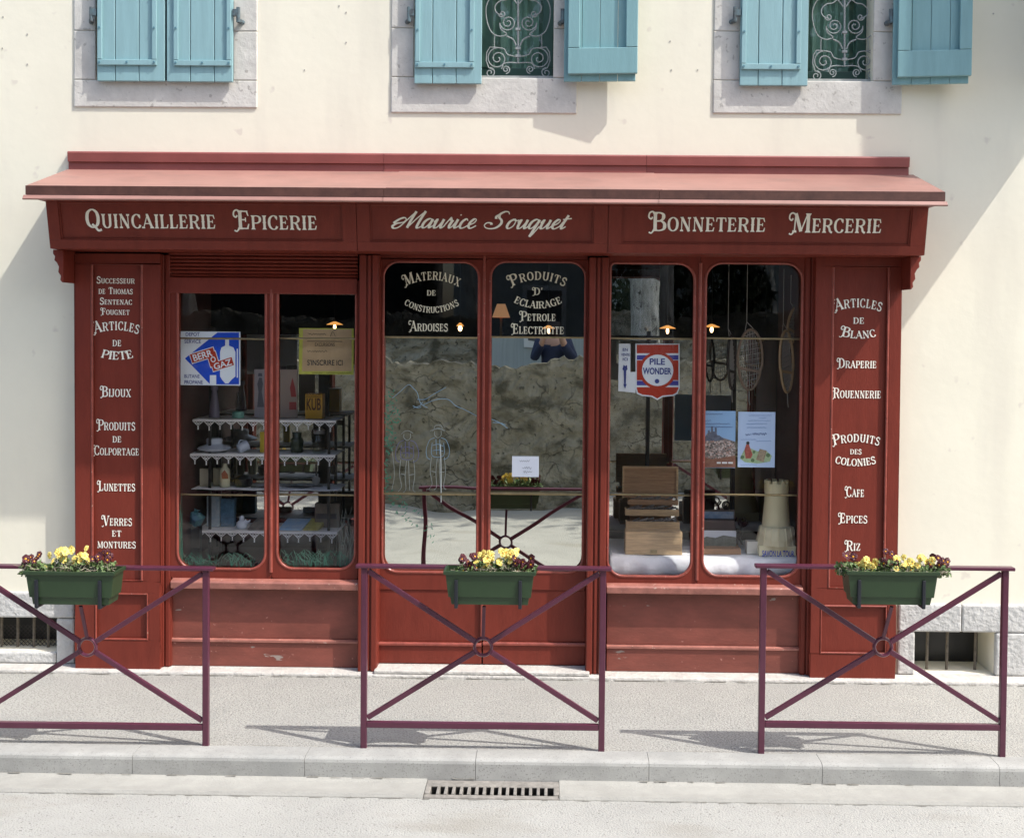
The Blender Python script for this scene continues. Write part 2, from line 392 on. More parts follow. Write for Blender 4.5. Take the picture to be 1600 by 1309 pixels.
def scribble(x0, x1, y, amp, step=2.2):
    x = x0; out = []; k = 0
    while x < x1:
        out.append((x, y+(amp if k % 2 else -amp)*random.uniform(.3, 1))); x += step*random.uniform(.6, 1.3); k += 1
    return out

# ------------------------------------------------------------------ frames with (round cornered) openings
def loop_px(x0, y0, x1, y1, Y, rads=(0,0,0,0), n=7):
    """world x,z loop with an outer-rectangle partner rule; rads = bl, br, tr, tl in pixels"""
    a, b, c, d = rect(x0, y0, x1, y1, Y); s = sc(Y); pts = []
    for (cx, cz, sx_, sz_, a0, r) in ((a,c,1,1,PI,rads[0]),(b,c,-1,1,1.5*PI,rads[1]),(b,d,-1,-1,0,rads[2]),(a,d,1,-1,.5*PI,rads[3])):
        r *= s
        if r <= 0: pts.append((cx, cz, cx, cz, 0)); continue
        ox, oz = cx+sx_*r, cz+sz_*r
        for k in range(n+1):
            an = a0+.5*PI*k/n
            pts.append((ox+r*math.cos(an), oz+r*math.sin(an), cx, cz, k/n))
    return pts
def ring(mb, outer, inner, Yf, Yb, rads=(0,0,0,0), mi=0, bevel_in=0.0):
    """flat board between two pixel rectangles, hole corners rounded"""
    A, B, C, D = rect(*outer, Yf); L = loop_px(*inner, Yf, rads); n = len(L)
    out = []
    for (x, z, cx, cz, t) in L:
        ax = A if abs(cx-min(p[2] for p in L)) < 1e-6 else B
        az = C if abs(cz-min(p[3] for p in L)) < 1e-6 else D
        # along an arc slide from one side to the other through the corner
        first_vertical = (ax == A) == (az == C)
        if t == 0 and (rads != (0,0,0,0)) and (x, z) != (cx, cz):
            out.append((ax, z) if first_vertical else (x, az))
        elif t == 1 and (x, z) != (cx, cz): out.append((x, az) if first_vertical else (ax, z))
        elif (x, z) == (cx, cz): out.append((ax, az))
        else:
            if t < .5: out.append((ax, z+(az-z)*min(1, t*2)) if first_vertical else (x+(ax-x)*min(1, t*2), az))
            else: out.append((x+(ax-x)*min(1, 2-2*t), az) if first_vertical else (ax, z+(az-z)*min(1, 2-2*t)))
    vs = [(p[0], Yf, p[1]) for p in L]+[(p[0], Yf, p[1]) for p in out]+[(p[0], Yb, p[1]) for p in L]+[(p[0], Yb, p[1]) for p in out]
    fs = []
    for i in range(n):
        j = (i+1) % n
        fs += [(i, j, n+j, n+i), (i, 2*n+i, 2*n+j, j), (n+i, n+j, 3*n+j, 3*n+i), (2*n+i, 3*n+i, 3*n+j, 2*n+j)]
    mb.add(vs, fs, mi)
    return [(p[0], p[1]) for p in L]
def bead(mb, loop, Y, r, mi=0): mb.tube([(x, Y, z) for x, z in loop], r, 8, closed=True, mi=mi)

# ================================================================== SETTING
struct(MB().box(-150,150,-150,150,-.8,-.6).build('ground', PAVE))
struct(MB().box(-40,40,-7.3,-1.8845,-.5,-.118).build('road', ROADM))
mb = MB(); mb.box(-40,40,-1.50,.6,-.5,0); struct(mb.build('pavement', PAVE))
mb = MB()
jx = [at(p, 1205, -1.66).x for p in (-330,-62,207,476,743,1014,1285,1562,1835,2100)]
xs = [-16]+jx+[16]
for a, b in zip(xs[:-1], xs[1:]): mb.xprism([(-1.50,-.3),(-1.66,-.3),(-1.662,-.02),(-1.658,-.006),(-1.650,.001),(-1.636,.005),(-1.51,.006),(-1.50,.004)], a+.0012, b-.0012)
struct(mb.build('kerb', KERBM))
# gutter: shallow concrete channel, cut where the drain sits
gx0, gx1 = at(664, 1240, -1.78).x, at(874, 1240, -1.78).x
def gutter(x0, x1):
    P = [(-1.66,-.30),(-1.66,-.098),(-1.70,-.106),(-1.80,-.108),(-1.875,-.100),(-1.885,-.114),(-1.885,-.30)]
    return MB().xprism(P, x0, x1)
mb = gutter(-16, gx0); m2 = gutter(gx1, 16); mb.add(m2.v, m2.f); struct(mb.build('gutter', GUTM))
mb = MB(); mb.box(-16, 16, -.17, .2, -.2, .022); struct(mb.build('pavement_edge_strip', LEDGE, None, bevel=.012))
struct(MB().box(-40,40,-40,-7.62,-.5,.55).build('terrace', PAVE))

# ================================================================== HOUSE
house = thing('house', 'cream rendered house with blue shutters above the red shop front', 'house', (0,.2,0))
def cells(x0, x1, z0, z1, holes, Yf, Yb):
    """wall sheet with rectangular holes and their reveals"""
    mb = MB(); X = sorted({x0, x1, *[h[0] for h in holes], *[h[1] for h in holes]}); Z = sorted({z0, z1, *[h[2] for h in holes], *[h[3] for h in holes]})
    for a, b in zip(X[:-1], X[1:]):
        for c, d in zip(Z[:-1], Z[1:]):
            xm, zm = (a+b)/2, (c+d)/2
            if any(h[0] < xm < h[1] and h[2] < zm < h[3] for h in holes): continue
            mb.quad((a,Yf,c),(b,Yf,c),(b,Yf,d),(a,Yf,d)); mb.quad((a,Yb,c),(a,Yb,d),(b,Yb,d),(b,Yb,c))
    for a, b, c, d in holes:
        mb.quad((a,Yf,c),(a,Yf,d),(a,Yb,d),(a,Yb,c)); mb.quad((b,Yf,c),(b,Yb,c),(b,Yb,d),(b,Yf,d))
        mb.quad((a,Yf,d),(b,Yf,d),(b,Yb,d),(a,Yb,d)); mb.quad((a,Yf,c),(a,Yb,c),(b,Yb,c),(b,Yf,c))
    mb.quad((x0,Yf,z1),(x1,Yf,z1),(x1,Yb,z1),(x0,Yb,z1)); mb.quad((x0,Yf,z0),(x0,Yf,z1),(x0,Yb,z1),(x0,Yb,z0)); mb.quad((x1,Yf,z0),(x1,Yb,z0),(x1,Yb,z1),(x1,Yf,z1))
    return mb
TOPPX = -250
WIN = [((115,402),168,(150,365),126), ((612,903),177,(648,866),122), ((1117,1413),178,(1158,1366),127)]
holes = []
for (so, sb, op, ob) in WIN:
    a, b, c, d = rect(op[0], TOPPX, op[1], ob, 0); holes.append((a, b, c, d))
sh0, sh1 = at(122, 800, 0).x, at(1396, 800, 0).x
holes.append((sh0, sh1, .02, 2.98))
VL = rect(-60, 965, 87, 1024, -.03); VR = rect(1430, 988, 1555, 1059, -.03)
VL = (VL[0], VL[1], .10, VL[3]); VR = (VR[0], VR[1], .027, VR[3])
holes += [VL, VR]
cells(-9, 6.2, 0, 6.6, holes, 0, .42).build('wall', PLASTER, house)
# plinth stones either side of the shop
mb = MB()
zt = at(1500, 944, -.03).z; zl = at(60, 925, -.03).z
lx = at(116, 1000, -.03).x; rx = at(1403, 1000, -.03).x
def stones(mb, x0, x1, z0, z1, y=-.03): mb.box(x0+.002, x1-.002, y+random.uniform(-.004,.004), .02, z0+.002, z1-.002)
stones(mb, VL[0]-.6, VL[1]-.13, VL[3], zl); stones(mb, VL[1]-.13, lx, VL[3], zl)
stones(mb, VL[1], lx, .022, VL[3]); stones(mb, VL[0]-.6, VL[0], .022, VL[3]); stones(mb, VL[0], VL[1], .022, .10)
stones(mb, -9, VL[0]-.6, .022, zl)
mb.build('plinth', PLINTH, house, bevel=.012); mb = MB()
k1 = at(1503, 960, -.03).x; k2 = at(1572, 960, -.03).x
stones(mb, rx, k1, VR[3], zt); stones(mb, k1, k2+.25, VR[3], zt); stones(mb, k2+.25, 6.2, VR[3], zt)
stones(mb, rx, VR[0], .022, VR[3]); stones(mb, VR[1], VR[1]+.30, .022, VR[3]); stones(mb, VR[1]+.30, 6.2, .022, VR[3])
mb.build('plinth', PLINTH, house, bevel=.012)
# cellar vents
for V, bars in ((VL, (.16,.34,.52,.70,.86,.99)), (VR, (.23,.49,.86))):
    v = MB(); a, b, c, d = V
    v.box(a-.02, b+.02, .30, .32, c-.05, d+.05); vent = v.build('cellar_vent', BLACK, house)
    rb_ = MATS['rusty_bar'] if 'rusty_bar' in MATS else mat('rusty_bar', (.13,.11,.085), .8, .4, 30)
    for f in bars: MB().tube([(a+(b-a)*f*.97, .10, c-.01), (a+(b-a)*f*.97+.003, .10, d+.01)], .010, 6).build('bar', rb_, vent)
    if V is VL:
        g = MB(); n = 22; hgt = (d-c)*.62
        for i in range(-6, n):
            x = a+(b-a)*i/n
            g.bar((max(a,x), .13, c+max(0,(a-x))), (min(b, x+hgt), .13, c+min(hgt, b-x)), .003, .003)
            g.bar((max(a,x), .135, c+hgt-max(0,(a-x))), (min(b, x+hgt), .135, c+hgt-min(hgt, b-x)), .003, .003)
        g.build('wire_mesh', IRON, vent)
# window surrounds
for (so, sb, op, ob), H in zip(WIN, holes[:3]):
    mb = MB(); a, b, c, d = H; A, B, C, D = rect(so[0], TOPPX-40, so[1], sb, -.01)
    mb.box(A, B, -.012, .03, C, c-.001)
    for (x0, x1) in ((A, a-.001), (b+.001, B)):
        zz = [c+.001, at(op[0], ob-78, -.01).z, at(op[0], ob-205, -.01).z, d]
        for p, q in zip(zz[:-1], zz[1:]): mb.box(x0, x1, -.010, .03, p+.0015, q-.0015)
    mb.box(A, B, -.012, .03, d+.001, D)
    mb.build('window_surround', STONE, house, bevel=.006)
    if op[0] == 150: 
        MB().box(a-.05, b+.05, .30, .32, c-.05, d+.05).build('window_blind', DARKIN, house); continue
    # green casement set back behind the grille
    fr = MB(); y = .17
    fr.box(a, b, y, y+.05, c, c+.10); fr.box(a, a+.07, y, y+.05, c+.10, d); fr.box(b-.07, b, y, y+.05, c+.10, d); xm = (a+b)/2
    fr.box(xm-.05, xm+.05, y-.01, y+.05, c+.10, d); fr.box(a+.07, xm-.05, y+.005, y+.045, c+.62, c+.67); fr.box(xm+.05, b-.07, y+.005, y+.045, c+.62, c+.67)
    fr.box(a, b, y-.03, y, c, c+.035)
    win = fr.build('window', GREENFR, house, bevel=.006)
    MB().box(a+.06, b-.06, y+.02, y+.026, c+.09, d-.01).build('pane', GLASS, win)
    cu = MB()                                             # green curtain in folds behind the panes
    n = 46; pts = [(a+(b-a)*i/n, y+.11+.018*math.sin(i*1.5)) for i in range(n+1)]
    for p, q in zip(pts[:-1], pts[1:]): cu.quad((p[0],p[1],c),(q[0],q[1],c),(q[0],q[1],d),(p[0],p[1],d))
    cu.build('curtain', mat('green_curtain', (.20,.36,.28), .9), win, smooth=True)
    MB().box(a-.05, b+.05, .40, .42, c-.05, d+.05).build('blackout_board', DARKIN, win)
    # wrought iron grille
    gm = MB(); cx = op[0]+161.5; oy = ob-122
    def gp(px, py): return at(px, py, .06)
    def spiral(x, yy, r, a0, turns, dr, r2=.25):
        n = int(18*turns)
        return [(x+dr*(r*(1-(1-r2)*i/n))*math.cos(a0+2*PI*turns*i/n), yy+(r*(1-(1-r2)*i/n))*math.sin(a0+2*PI*turns*i/n)) for i in range(n+1)]
    def sym(pts, wd=.0075):
        for sgn in (1, -1):
            P = [gp(cx+sgn*p[0], p[1]+oy) for p in pts]
            gm.tube(P, wd/2, 6)
    def unit(flip):
        f = (lambda p: p) if not flip else (lambda p: [(x, -100-y) for x, y in p])
        sym(f(spiral(32, 92, 17, -PI/2, 1.9, 1, .12)))
        sym(f([(32,75),(44,74),(49,82),(50,95),(46,106),(38,110)]))
        sym(f(spiral(44, 114, 8, -PI/2, 1.4, -1, .2))); sym(f(spiral(19, 109, 6.5, PI*.5, 1.5, 1, .2)))
        sym(f(cr([(0,99),(12,98),(22,100),(26,108)], 4)))
        sym(f(cr([(32,75),(22,77),(17,85),(8,88),(0,88)], 4)))
        sym(f(spiral(16, 36, 13, PI*.0, 1.9, 1, .14)))
        sym(f(cr([(29,36),(27,46),(18,54),(30,57),(42,50),(49,32),(50,12),(44,-2),(36,-8)], 5)))
        sym(f(cr([(3,72),(8,62),(18,57)], 4), ), .010)
        sym(f(cr([(36,54),(37,62),(37,76)], 3)), .006)
        sym(f(cr([(24,25),(34,20),(36,10),(28,2),(18,0),(6,-10)], 5)))
        sym(f(spiral(25, 22, 6, 0, 1.2, 1, .2)))
        sym(f(cr([(2,6),(8,-2),(16,-12)], 3)), .009); sym(f(cr([(2,-6),(7,-14),(13,-24)], 3)), .009)
    unit(False); unit(True)
    gm.tube([gp(cx, oy+99), gp(cx, oy-199)], .007, 6)
    for yy in (46, 76, 88, -146, -176): gm.bar(gp(cx-4, oy+yy), gp(cx+4, oy+yy), .016, .02)
    g = gm.build('window_grille', GRILLE, house, smooth=True)
    rl = MB(); A_, B_ = gp(cx-56, oy+121), gp(cx+56, oy+121); rl.box(a, b, .045, .075, A_.z-.008, A_.z+.008)
    rl.build('bottom_bar', GRILLE, g)
# shutters
def closed_shutter(x0, x1, yb, ytop, Yf=-.055, side=1, gap=False):
    a, b, c, d = rect(x0, ytop, x1, yb, Yf); mb = MB(); n = 3
    e = [a, a+(b-a)*.27, a+(b-a)*.62, b] if side > 0 else [a, a+(b-a)*.36, a+(b-a)*.72, b]
    for p, q in zip(e[:-1], e[1:]): mb.box(p+.0018, q-.0018, Yf, Yf+.028, c, d)
    s = mb.build('shutter', BLUE, house, bevel=.004)
    t = MB(); z0 = c+.10; z1 = c+.128+.03; u = .030
    xa, xb = (a+.008, b-.05) if side > 0 else (a+.05, b-.008)
    t.box(xa, xb, Yf-.016, Yf-.001, z0, z0+.036)
    t.box(xa, xa+u, Yf-.016, Yf-.001, z0+.038, d-.2); t.box(xb-u, xb, Yf-.016, Yf-.001, z0+.038, c+.45 if False else d-.2)
    bt = t.build('batten', BLUE, s, bevel=.003)
    bm_ = MATS['blue_bolt'] if 'blue_bolt' in MATS else mat('blue_bolt', (.10,.22,.27), .5)
    for xx, zz in [(xx, zz) for xx in (xa+u/2, xb-u/2) for zz in (z0+.018, z0+.24, z0+.47)]+[((xa+xb)/2, z0+.018)]:
        MB().tube([(xx, Yf-.016, zz), (xx, Yf-.023, zz)], .007, 8).build('bolt', bm_, s)
    hx = a if side > 0 else b; hz = at(hx, 20, 0).z if False else at(x0, 20, Yf).z
    h = MB(); sg = -1 if side > 0 else 1
    h.box(min(hx, hx+sg*.035), max(hx, hx+sg*.035), Yf-.012, Yf+.012, hz-.022, hz+.022)
    h.tube([(hx+sg*.035, Yf, hz-.06), (hx+sg*.035, Yf, hz+.035)], .013, 8)
    h.tube([(hx+sg*.035, Yf, hz-.05), (hx+sg*.055, -.0, hz-.05)], .016, 8)
    h.build('hinge', mat('blue_hinge', (.12,.20,.23), .5, .5, 30, col2=(.05,.035,.03)) if 'blue_hinge' not in MATS else MATS['blue_hinge'], s)
    return s
s = closed_shutter(151, 257.5, 127, -245, side=1); s = closed_shutter(260, 364, 128, -245, side=-1)
closed_shutter(648, 754, 131, -245, side=1); closed_shutter(1158, 1265, 134, -245, side=1)
def open_shutter(x0, x1, yb, ytop, Y0, Y1):
    """seen from the room side: boards behind, stiles and rails in front, turned on its hinge at x0"""
    A = at(x0, yb, Y0); B = at(x1, yb, Y1); top = at(x0, ytop, Y0).z
    dx, dy = B.x-A.x, B.y-A.y; L = math.hypot(dx, dy); ang = math.atan2(dy, dx); z0 = A.z
    R = Matrix.Rotation(ang, 3, 'Z')
    def lb(mb, u0, u1, v0, v1, z_0, z_1):            # u along leaf, v outward (towards street) thickness
        mb.obox(Vector((A.x, A.y, 0))+R @ Vector(((u0+u1)/2, -(v0+v1)/2, 0))+Vector((0,0,(z_0+z_1)/2)), R, (u1-u0)/2, (v1-v0)/2, (z_1-z_0)/2)
    mb = MB(); n = 4
    for i in range(n): lb(mb, L*i/n+.001, L*(i+1)/n-.001, 0, .026, z0, top)
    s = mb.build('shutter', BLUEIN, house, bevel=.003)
    f = MB(); o = .028; zf = z0+.042; st = .075
    u0, u1 = .028, L+.012
    lb(f, u0, u1, .027, .058, zf, zf+.165); lb(f, u0, u0+st, .027, .058, zf+.167, top); lb(f, u1-st, u1, .027, .058, zf+.167, top)
    lb(f, u0+st+.001, u1-st-.001, .027, .058, top-.17, top)
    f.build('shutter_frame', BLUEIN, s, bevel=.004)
    hz = at(x0, 25, Y0).z; h = MB(); h.tube([(A.x-.012, A.y-.01, hz-.05), (A.x-.012, A.y-.01, hz+.04)], .014, 8); h.tube([(A.x-.012, A.y-.01, hz-.04), (A.x-.03, .0, hz-.04)], .017, 8)
    h.build('hinge', MATS['blue_hinge'], s)
open_shutter(881, 993, 129, -245, -.050, -.085)
open_shutter(1393, 1512, 134, -245, -.052, -.115)
# rooms behind the shop front
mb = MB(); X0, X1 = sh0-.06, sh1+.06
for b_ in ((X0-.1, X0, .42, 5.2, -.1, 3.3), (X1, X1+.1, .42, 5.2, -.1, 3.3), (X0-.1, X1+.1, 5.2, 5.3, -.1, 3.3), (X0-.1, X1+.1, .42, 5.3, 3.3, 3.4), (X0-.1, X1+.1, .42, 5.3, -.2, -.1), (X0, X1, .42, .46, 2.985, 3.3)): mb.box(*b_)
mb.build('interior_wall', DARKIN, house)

# unseen board added outside the frame, shaped to cast a diagonal wall shadow
ps = at(1690, 108, 0)
nb = thing('shadow_board', 'unseen plain board added beyond the right edge to shadow the wall', 'shadow board', (ps.x, -.3, ps.z))
MB().box(ps.x-.03, ps.x+.03, -.68, -.03, ps.z, 6.3).build('board', mat('shadow_board_paint', (.30,.28,.24), .8, .2, 6), nb, bevel=.01)
for zz in (ps.z+.3, 6.0): MB().tube([(ps.x+.045, .0, zz), (ps.x+.045, -.66, zz)], .014, 8).build('bracket', IRON, nb)  # brackets only dress the added shadow caster

# ================================================================== SHOP FRONT
shop = thing('shopfront', 'oxblood red wooden shop front with cream lettering under a sloping canopy', 'shop front', (-.4,-.1,.02))
# canopy
a, b, c, d = rect(105, 237, 1422, 243, -.04)
z_top = at(760, 241, -.04).z; z_bot = at(760, 268, -.03).z
cano = MB(); zr0 = at(760, 268, -.02).z; yF = -.65; zr1 = at(760, 295, yF).z
xl, xr = at(40, 290, yF).x, at(1477, 300, yF).x
for i, (p, q) in enumerate(((xl, at(612, 290, -.5).x), (at(608, 290, -.5).x, at(1032, 290, -.5).x), (at(1028, 290, -.5).x, xr))):
    e = .0035*(i % 2); cano.xprism([(.0, zr0+e), (yF, zr1+e), (yF, zr1-.012+e*.3), (.0, zr0-.012+e*.3)], p, q)
canopy = cano.build('canopy', ROOF, shop, bevel=.002)
fl = MB(); zq = [at(760, y, -.03).z for y in (241, 257, 267)]
joints = [a, at(600, 245, -.03).x, at(1010, 245, -.03).x, b]
for i, (p, q) in enumerate(zip(joints[:-1], joints[1:])):
    fl.xprism([(0, zq[0]+.004), (-.036, zq[0]), (-.042, zq[0]-.01), (-.036, zq[1]), (0, zq[1])], p+.001, q-.001)
    fl.box(p+.001, q-.001, -.020-.004*(i % 2), 0, zq[2]-.03, zq[1]-.001)
fl.build('flashing', FLASH, canopy)
de = MB(); de_j = [xl, at(600, 295, yF).x, at(1030, 297, yF).x, xr]
for p, q in zip(de_j[:-1], de_j[1:]): de.box(p+.0012, q-.0012, yF-.006, yF+.02, zr1-.055, zr1-.0005)
de.build('drip_edge', RUST, canopy)
lp = MB()
for p, q in zip(de_j[:-1], de_j[1:]): lp.xprism([(yF+.02, zr1-.0552), (yF-.012, zr1-.058), (yF-.030, zr1-.080), (yF-.024, zr1-.088), (yF+.02, zr1-.075)], p-.008, q+.008 if q == xr else q-.001)
lp.build('gutter_lip', ROOF, canopy)
sf = MB(); sf.box(xl+.03, xr-.03, yF+.025, -.005, zr1-.075, zr1-.058); sf.build('soffit', RED, canopy)
# fascia: leans forward at the top
FZ1 = zr1-.0755; FZ0 = at(760, 394, -.38).z
def YF(z): return -.38-(z-FZ0)/(FZ1-FZ0)*.07
def fas(mb, x0, x1, z0, z1, d0, d1):                 # board on the leaning plane, d = depth in front (+) of that plane
    def y(z): return -.38-(z-FZ0)/(FZ1-FZ0)*.07
    vs = [(x0,y(z0)-d1,z0),(x1,y(z0)-d1,z0),(x1,y(z0)-d0,z0),(x0,y(z0)-d0,z0),(x0,y(z1)-d1,z1),(x1,y(z1)-d1,z1),(x1,y(z1)-d0,z1),(x0,y(z1)-d0,z1)]
    mb.add(vs, [(3,2,1,0),(4,5,6,7),(0,1,5,4),(1,2,6,5),(2,3,7,6),(3,0,4,7)])
fx = [at(76, 350, -.415).x, at(558, 355, -.415).x, at(950, 357, -.415).x, at(1447, 360, -.415).x]
mb = MB(); fas(mb, fx[0], fx[3], FZ0, FZ1, -.04, 0)
mb.box(fx[0], fx[3], -.345, -.02, FZ0-.0, FZ0+.02)    # underside
mb.box(fx[0], fx[0]+.03, -.34, -.0, FZ0+.021, FZ1); mb.box(fx[3]-.03, fx[3], -.34, -.0, FZ0+.021, FZ1)
fascia = mb.build('fascia', RED, shop, bevel=.002)
for i, (pl, pr) in enumerate(((94,536), (578,928), (971,1423))):
    f = MB(); x0, x1 = fx[i]+.002, fx[i+1]-.002; p0, p1 = at(pl, 352, -.42).x, at(pr, 352, -.42).x
    zi0 = at(760, 380, -.385).z; zi1 = at(760, 320.5, -.44).z; t = .016
    fas(f, x0, x1, FZ0+.0005, zi0, 0.0005, t); fas(f, x0, x1, zi1, FZ1-.0005, .0005, t)
    fas(f, x0, p0, zi0+.0005, zi1-.0005, .0005, t); fas(f, p1, x1, zi0+.0005, zi1-.0005, .0005, t)
    e = .010
    fas(f, p0+.0005, p1-.0005, zi0+.0008, zi0+e, .0006, .009); fas(f, p0+.0005, p1-.0005, zi1-e, zi1-.0008, .0006, .009)
    fas(f, p0+.0005, p0+e, zi0+e, zi1-e, .0006, .009); fas(f, p1-e, p1-.0005, zi0+e, zi1-e, .0006, .009)
    f.build('fascia_panel', RED, shop, bevel=.003)
inscription(fascia, [('Quincaillerie', 134, 338, 357, 29, 0)], YF, CREAM)
inscription(fascia, [('Epicerie', 371, 496, 359, 29, 0)], YF, CREAM)
inscription(fascia, [('Bonneterie', 1019, 1195, 362, 29, 0)], YF, CREAM)
inscription(fascia, [('Mercerie', 1238, 1376, 364, 29, 0)], YF, CREAM)
# the owner's name in script
SCR = {
 'M': (1.52, [[(.34,.30),(.14,.26),(-.02,.10),(.10,-.03),(.36,.06),(.66,.55),(.92,1.0)],[(.92,1.0),(.84,.5),(.80,.0)],[(.80,.0),(1.10,.55),(1.42,1.02)],[(1.42,1.02),(1.33,.5),(1.30,.08),(1.38,-.01),(1.55,.10)],[(.34,.30),(.50,.36),(.56,.5),(.42,.62),(.16,.5),(-.04,.28)]]),
 'S': (1.22, [[(1.12,.86),(1.02,1.0),(.82,1.02),(.62,.86),(.66,.66),(.84,.50),(.90,.28),(.74,.05),(.46,-.02),(.18,.04),(.04,.20),(.14,.34),(.34,.32),(.42,.22)],[(.62,.86),(.48,.72),(.52,.58)]]),
 'a': (.60, [[(.46,.42),(.30,.48),(.12,.36),(.06,.14),(.16,.0),(.32,.10),(.46,.42)],[(.48,.46),(.44,.16),(.48,.0),(.62,.12)]]),
 'u': (.64, [[(.0,.30),(.12,.46),(.10,.16),(.16,.0),(.32,.08),(.48,.44)],[(.48,.46),(.46,.12),(.52,.0),(.66,.12)]]),
 'r': (.46, [[(.0,.12),(.16,.5),(.22,.54)],[(.22,.54),(.20,.42),(.34,.42)],[(.34,.42),(.28,.14),(.34,.0),(.48,.12)]]),
 'i': (.32, [[(.0,.12),(.14,.46)],[(.14,.46),(.11,.14),(.17,.0),(.34,.12)],[(.17,.66),(.21,.70)]]),
 'c': (.46, [[(.38,.38),(.28,.48),(.12,.36),(.07,.14),(.18,.0),(.34,.04),(.48,.14)]]),
 'e': (.46, [[(.02,.14),(.28,.26),(.36,.42),(.24,.48),(.10,.32),(.08,.12),(.20,.0),(.34,.04),(.48,.14)]]),
 'o': (.56, [[(.30,.48),(.12,.36),(.07,.12),(.20,.0),(.38,.12),(.42,.34),(.30,.48),(.44,.40),(.58,.44)]]),
 'q': (.60, [[(.46,.42),(.30,.48),(.12,.36),(.06,.14),(.16,.0),(.32,.10),(.46,.42)],[(.48,.46),(.42,.10),(.34,-.42)],[(.34,-.42),(.44,-.3),(.62,.12)]]),
 't': (.42, [[(.0,.12),(.22,.70)],[(.22,.70),(.12,.18),(.17,.0),(.34,.12)],[(.02,.48),(.46,.54)]]),
}
def script_text(text):
    x = 0; Q = []
    for ch in text:
        if ch == ' ': x += .42; continue
        wd, st = SCR[ch]; k = 1.0
        for s_ in st:
            c = cr(s_, 8) if len(s_) > 2 else [(s_[0][0]+(s_[1][0]-s_[0][0])*t/4, s_[0][1]+(s_[1][1]-s_[0][1])*t/4) for t in range(5)]
            if ch in 'aeiourcqt': c = [(p[0]*1.0, p[1]*1.18) for p in c]
            c = [(x+p[0]+.42*p[1], p[1]) for p in c]; W = []
            for i in range(len(c)):
                p, q = c[max(i-1,0)], c[min(i+1, len(c)-1)]; dx, dy = q[0]-p[0], q[1]-p[1]; l = math.hypot(dx, dy) or 1
                dwn = max(0, -dy/l); W.append(.052+.088*dwn+.018*abs(dx/l))
            Q += rib(c, W)
        x += wd
    return x, Q
Ws, Qs = script_text('Maurice Souquet')
mb = MB(); put_quads(mb, Qs, Ws, 613, 884, 357, 25, YF, .004); mb.build('lettering', CREAM, fascia)

# pilasters
def panel(mb, bd, outer, inners, Yf, depth):
    """board outer px with recessed px panels; beads in bd"""
    A, B, C, D = rect(*outer, Yf)
    xs0 = [rect(*i, Yf) for i in inners]
    zs = sorted([(r[2], r[3], r) for r in xs0])
    z = C
    for z0, z1, r in zs:
        mb.box(A, B, Yf, Yf+.10, z, z0)
        mb.box(A, r[0], Yf, Yf+.10, z0, z1); mb.box(r[1], B, Yf, Yf+.10, z0, z1)
        mb.box(r[0], r[1], Yf+depth, Yf+.10, z0, z1)
        L = [(r[0]+.007, z0+.007), (r[1]-.007, z0+.007), (r[1]-.007, z1-.007), (r[0]+.007, z1-.007)]
        bd.tube([(x, Yf+.004, zz) for x, zz in L], .0085, 8, closed=True)
        z = z1
    mb.box(A, B, Yf, Yf+.10, z, D)
    return mb
def merge_faces(o):
    bm = bmesh.new(); bm.from_mesh(o.data); bmesh.ops.remove_doubles(bm, verts=bm.verts, dist=1e-5)
    dup = {}
    for f in bm.faces:
        k = tuple(sorted(v.index for v in f.verts)); dup.setdefault(k, []).append(f)
    bmesh.ops.delete(bm, geom=[f for g in dup.values() if len(g) > 1 for f in g], context='FACES_ONLY')
    bm.to_mesh(o.data); bm.free()
PY = -.12
for (o_, ins, lines, cx) in (
  ((117,396,250,1049), [(142,412,223,908), (148,926,232,1000)], [
     [('Successeur',151,211,443,12,0)],[('de Thomas',154,208,459.5,12,0)],[('Sentenac',156,207,476,12,0)],[('Fougnet',159,203,492,12,0)],
     [('Articles',148,217,522,21,.34)],[('de',176,190,541,15,0)],[('PIETE',157,210,562,15,-.28)],
     [('Bijoux',159,205,620,19,0)],[('Produits',153,212,672,19,0)],[('de',176,190,691,15,0)],[('Colportage',147,218,711,17,0)],
     [('Lunettes',154,212,767,18,0)],[('Verres',161,207,821,18,0)],[('et',175,190,838,15,0)],[('montures',152,213,856,16,0)]], 182),
  ((1270,402,1404,1067), [(1297,416,1387,920), (1281,945,1386,1022)], [
     [('Articles',1306,1376,487,21,.36)],[('de',1333,1350,506,15,0)],[('Blanc',1314,1369,529,18,-.24)],
     [('Draperie',1310,1369,575,17,0)],[('Rouennerie',1302,1376,622,18,0)],
     [('Produits',1303,1373,696,19,.34)],[('des',1328,1346,709.5,12,0)],[('COLONIES',1304,1369,728,13,-.42)],
     [('Cafe',1322,1350,776,18,0)],[('Epices',1312,1355,817,18,0)],[('Riz',1322,1344,860,18,0)]], 1341)):
    mb = MB(); bd = MB(); panel(mb, bd, o_, ins, PY, .02)
    p = mb.build('pilaster', RED, shop); merge_faces(p)
    bv = p.modifiers.new('bevel', 'BEVEL'); bv.width = .004; bv.segments = 2; bv.limit_method = 'ANGLE'
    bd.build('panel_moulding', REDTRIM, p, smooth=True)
    for l in lines: inscription(p, l, PY+.02, CREAM, off=.003)
    # scrolled corbel on the outer side, under the fascia end
    left = o_[0] < 500; ex = rect(*o_, PY)[0 if left else 1]; sg = -1 if left else 1
    top = FZ0-.001; k = sc(PY)
    prof = [(0,0),(16,0),(16,-6),(13,-10),(14,-16),(10,-20),(7,-26),(8,-34),(4,-40),(5,-46),(2,-50),(0,-50)]
    pr = [(ex+sg*(.001+x*k), top+z*k) for x, z in prof]
    MB().prism(pr, -.30, -.02).build('corbel', RED, p, bevel=.003)
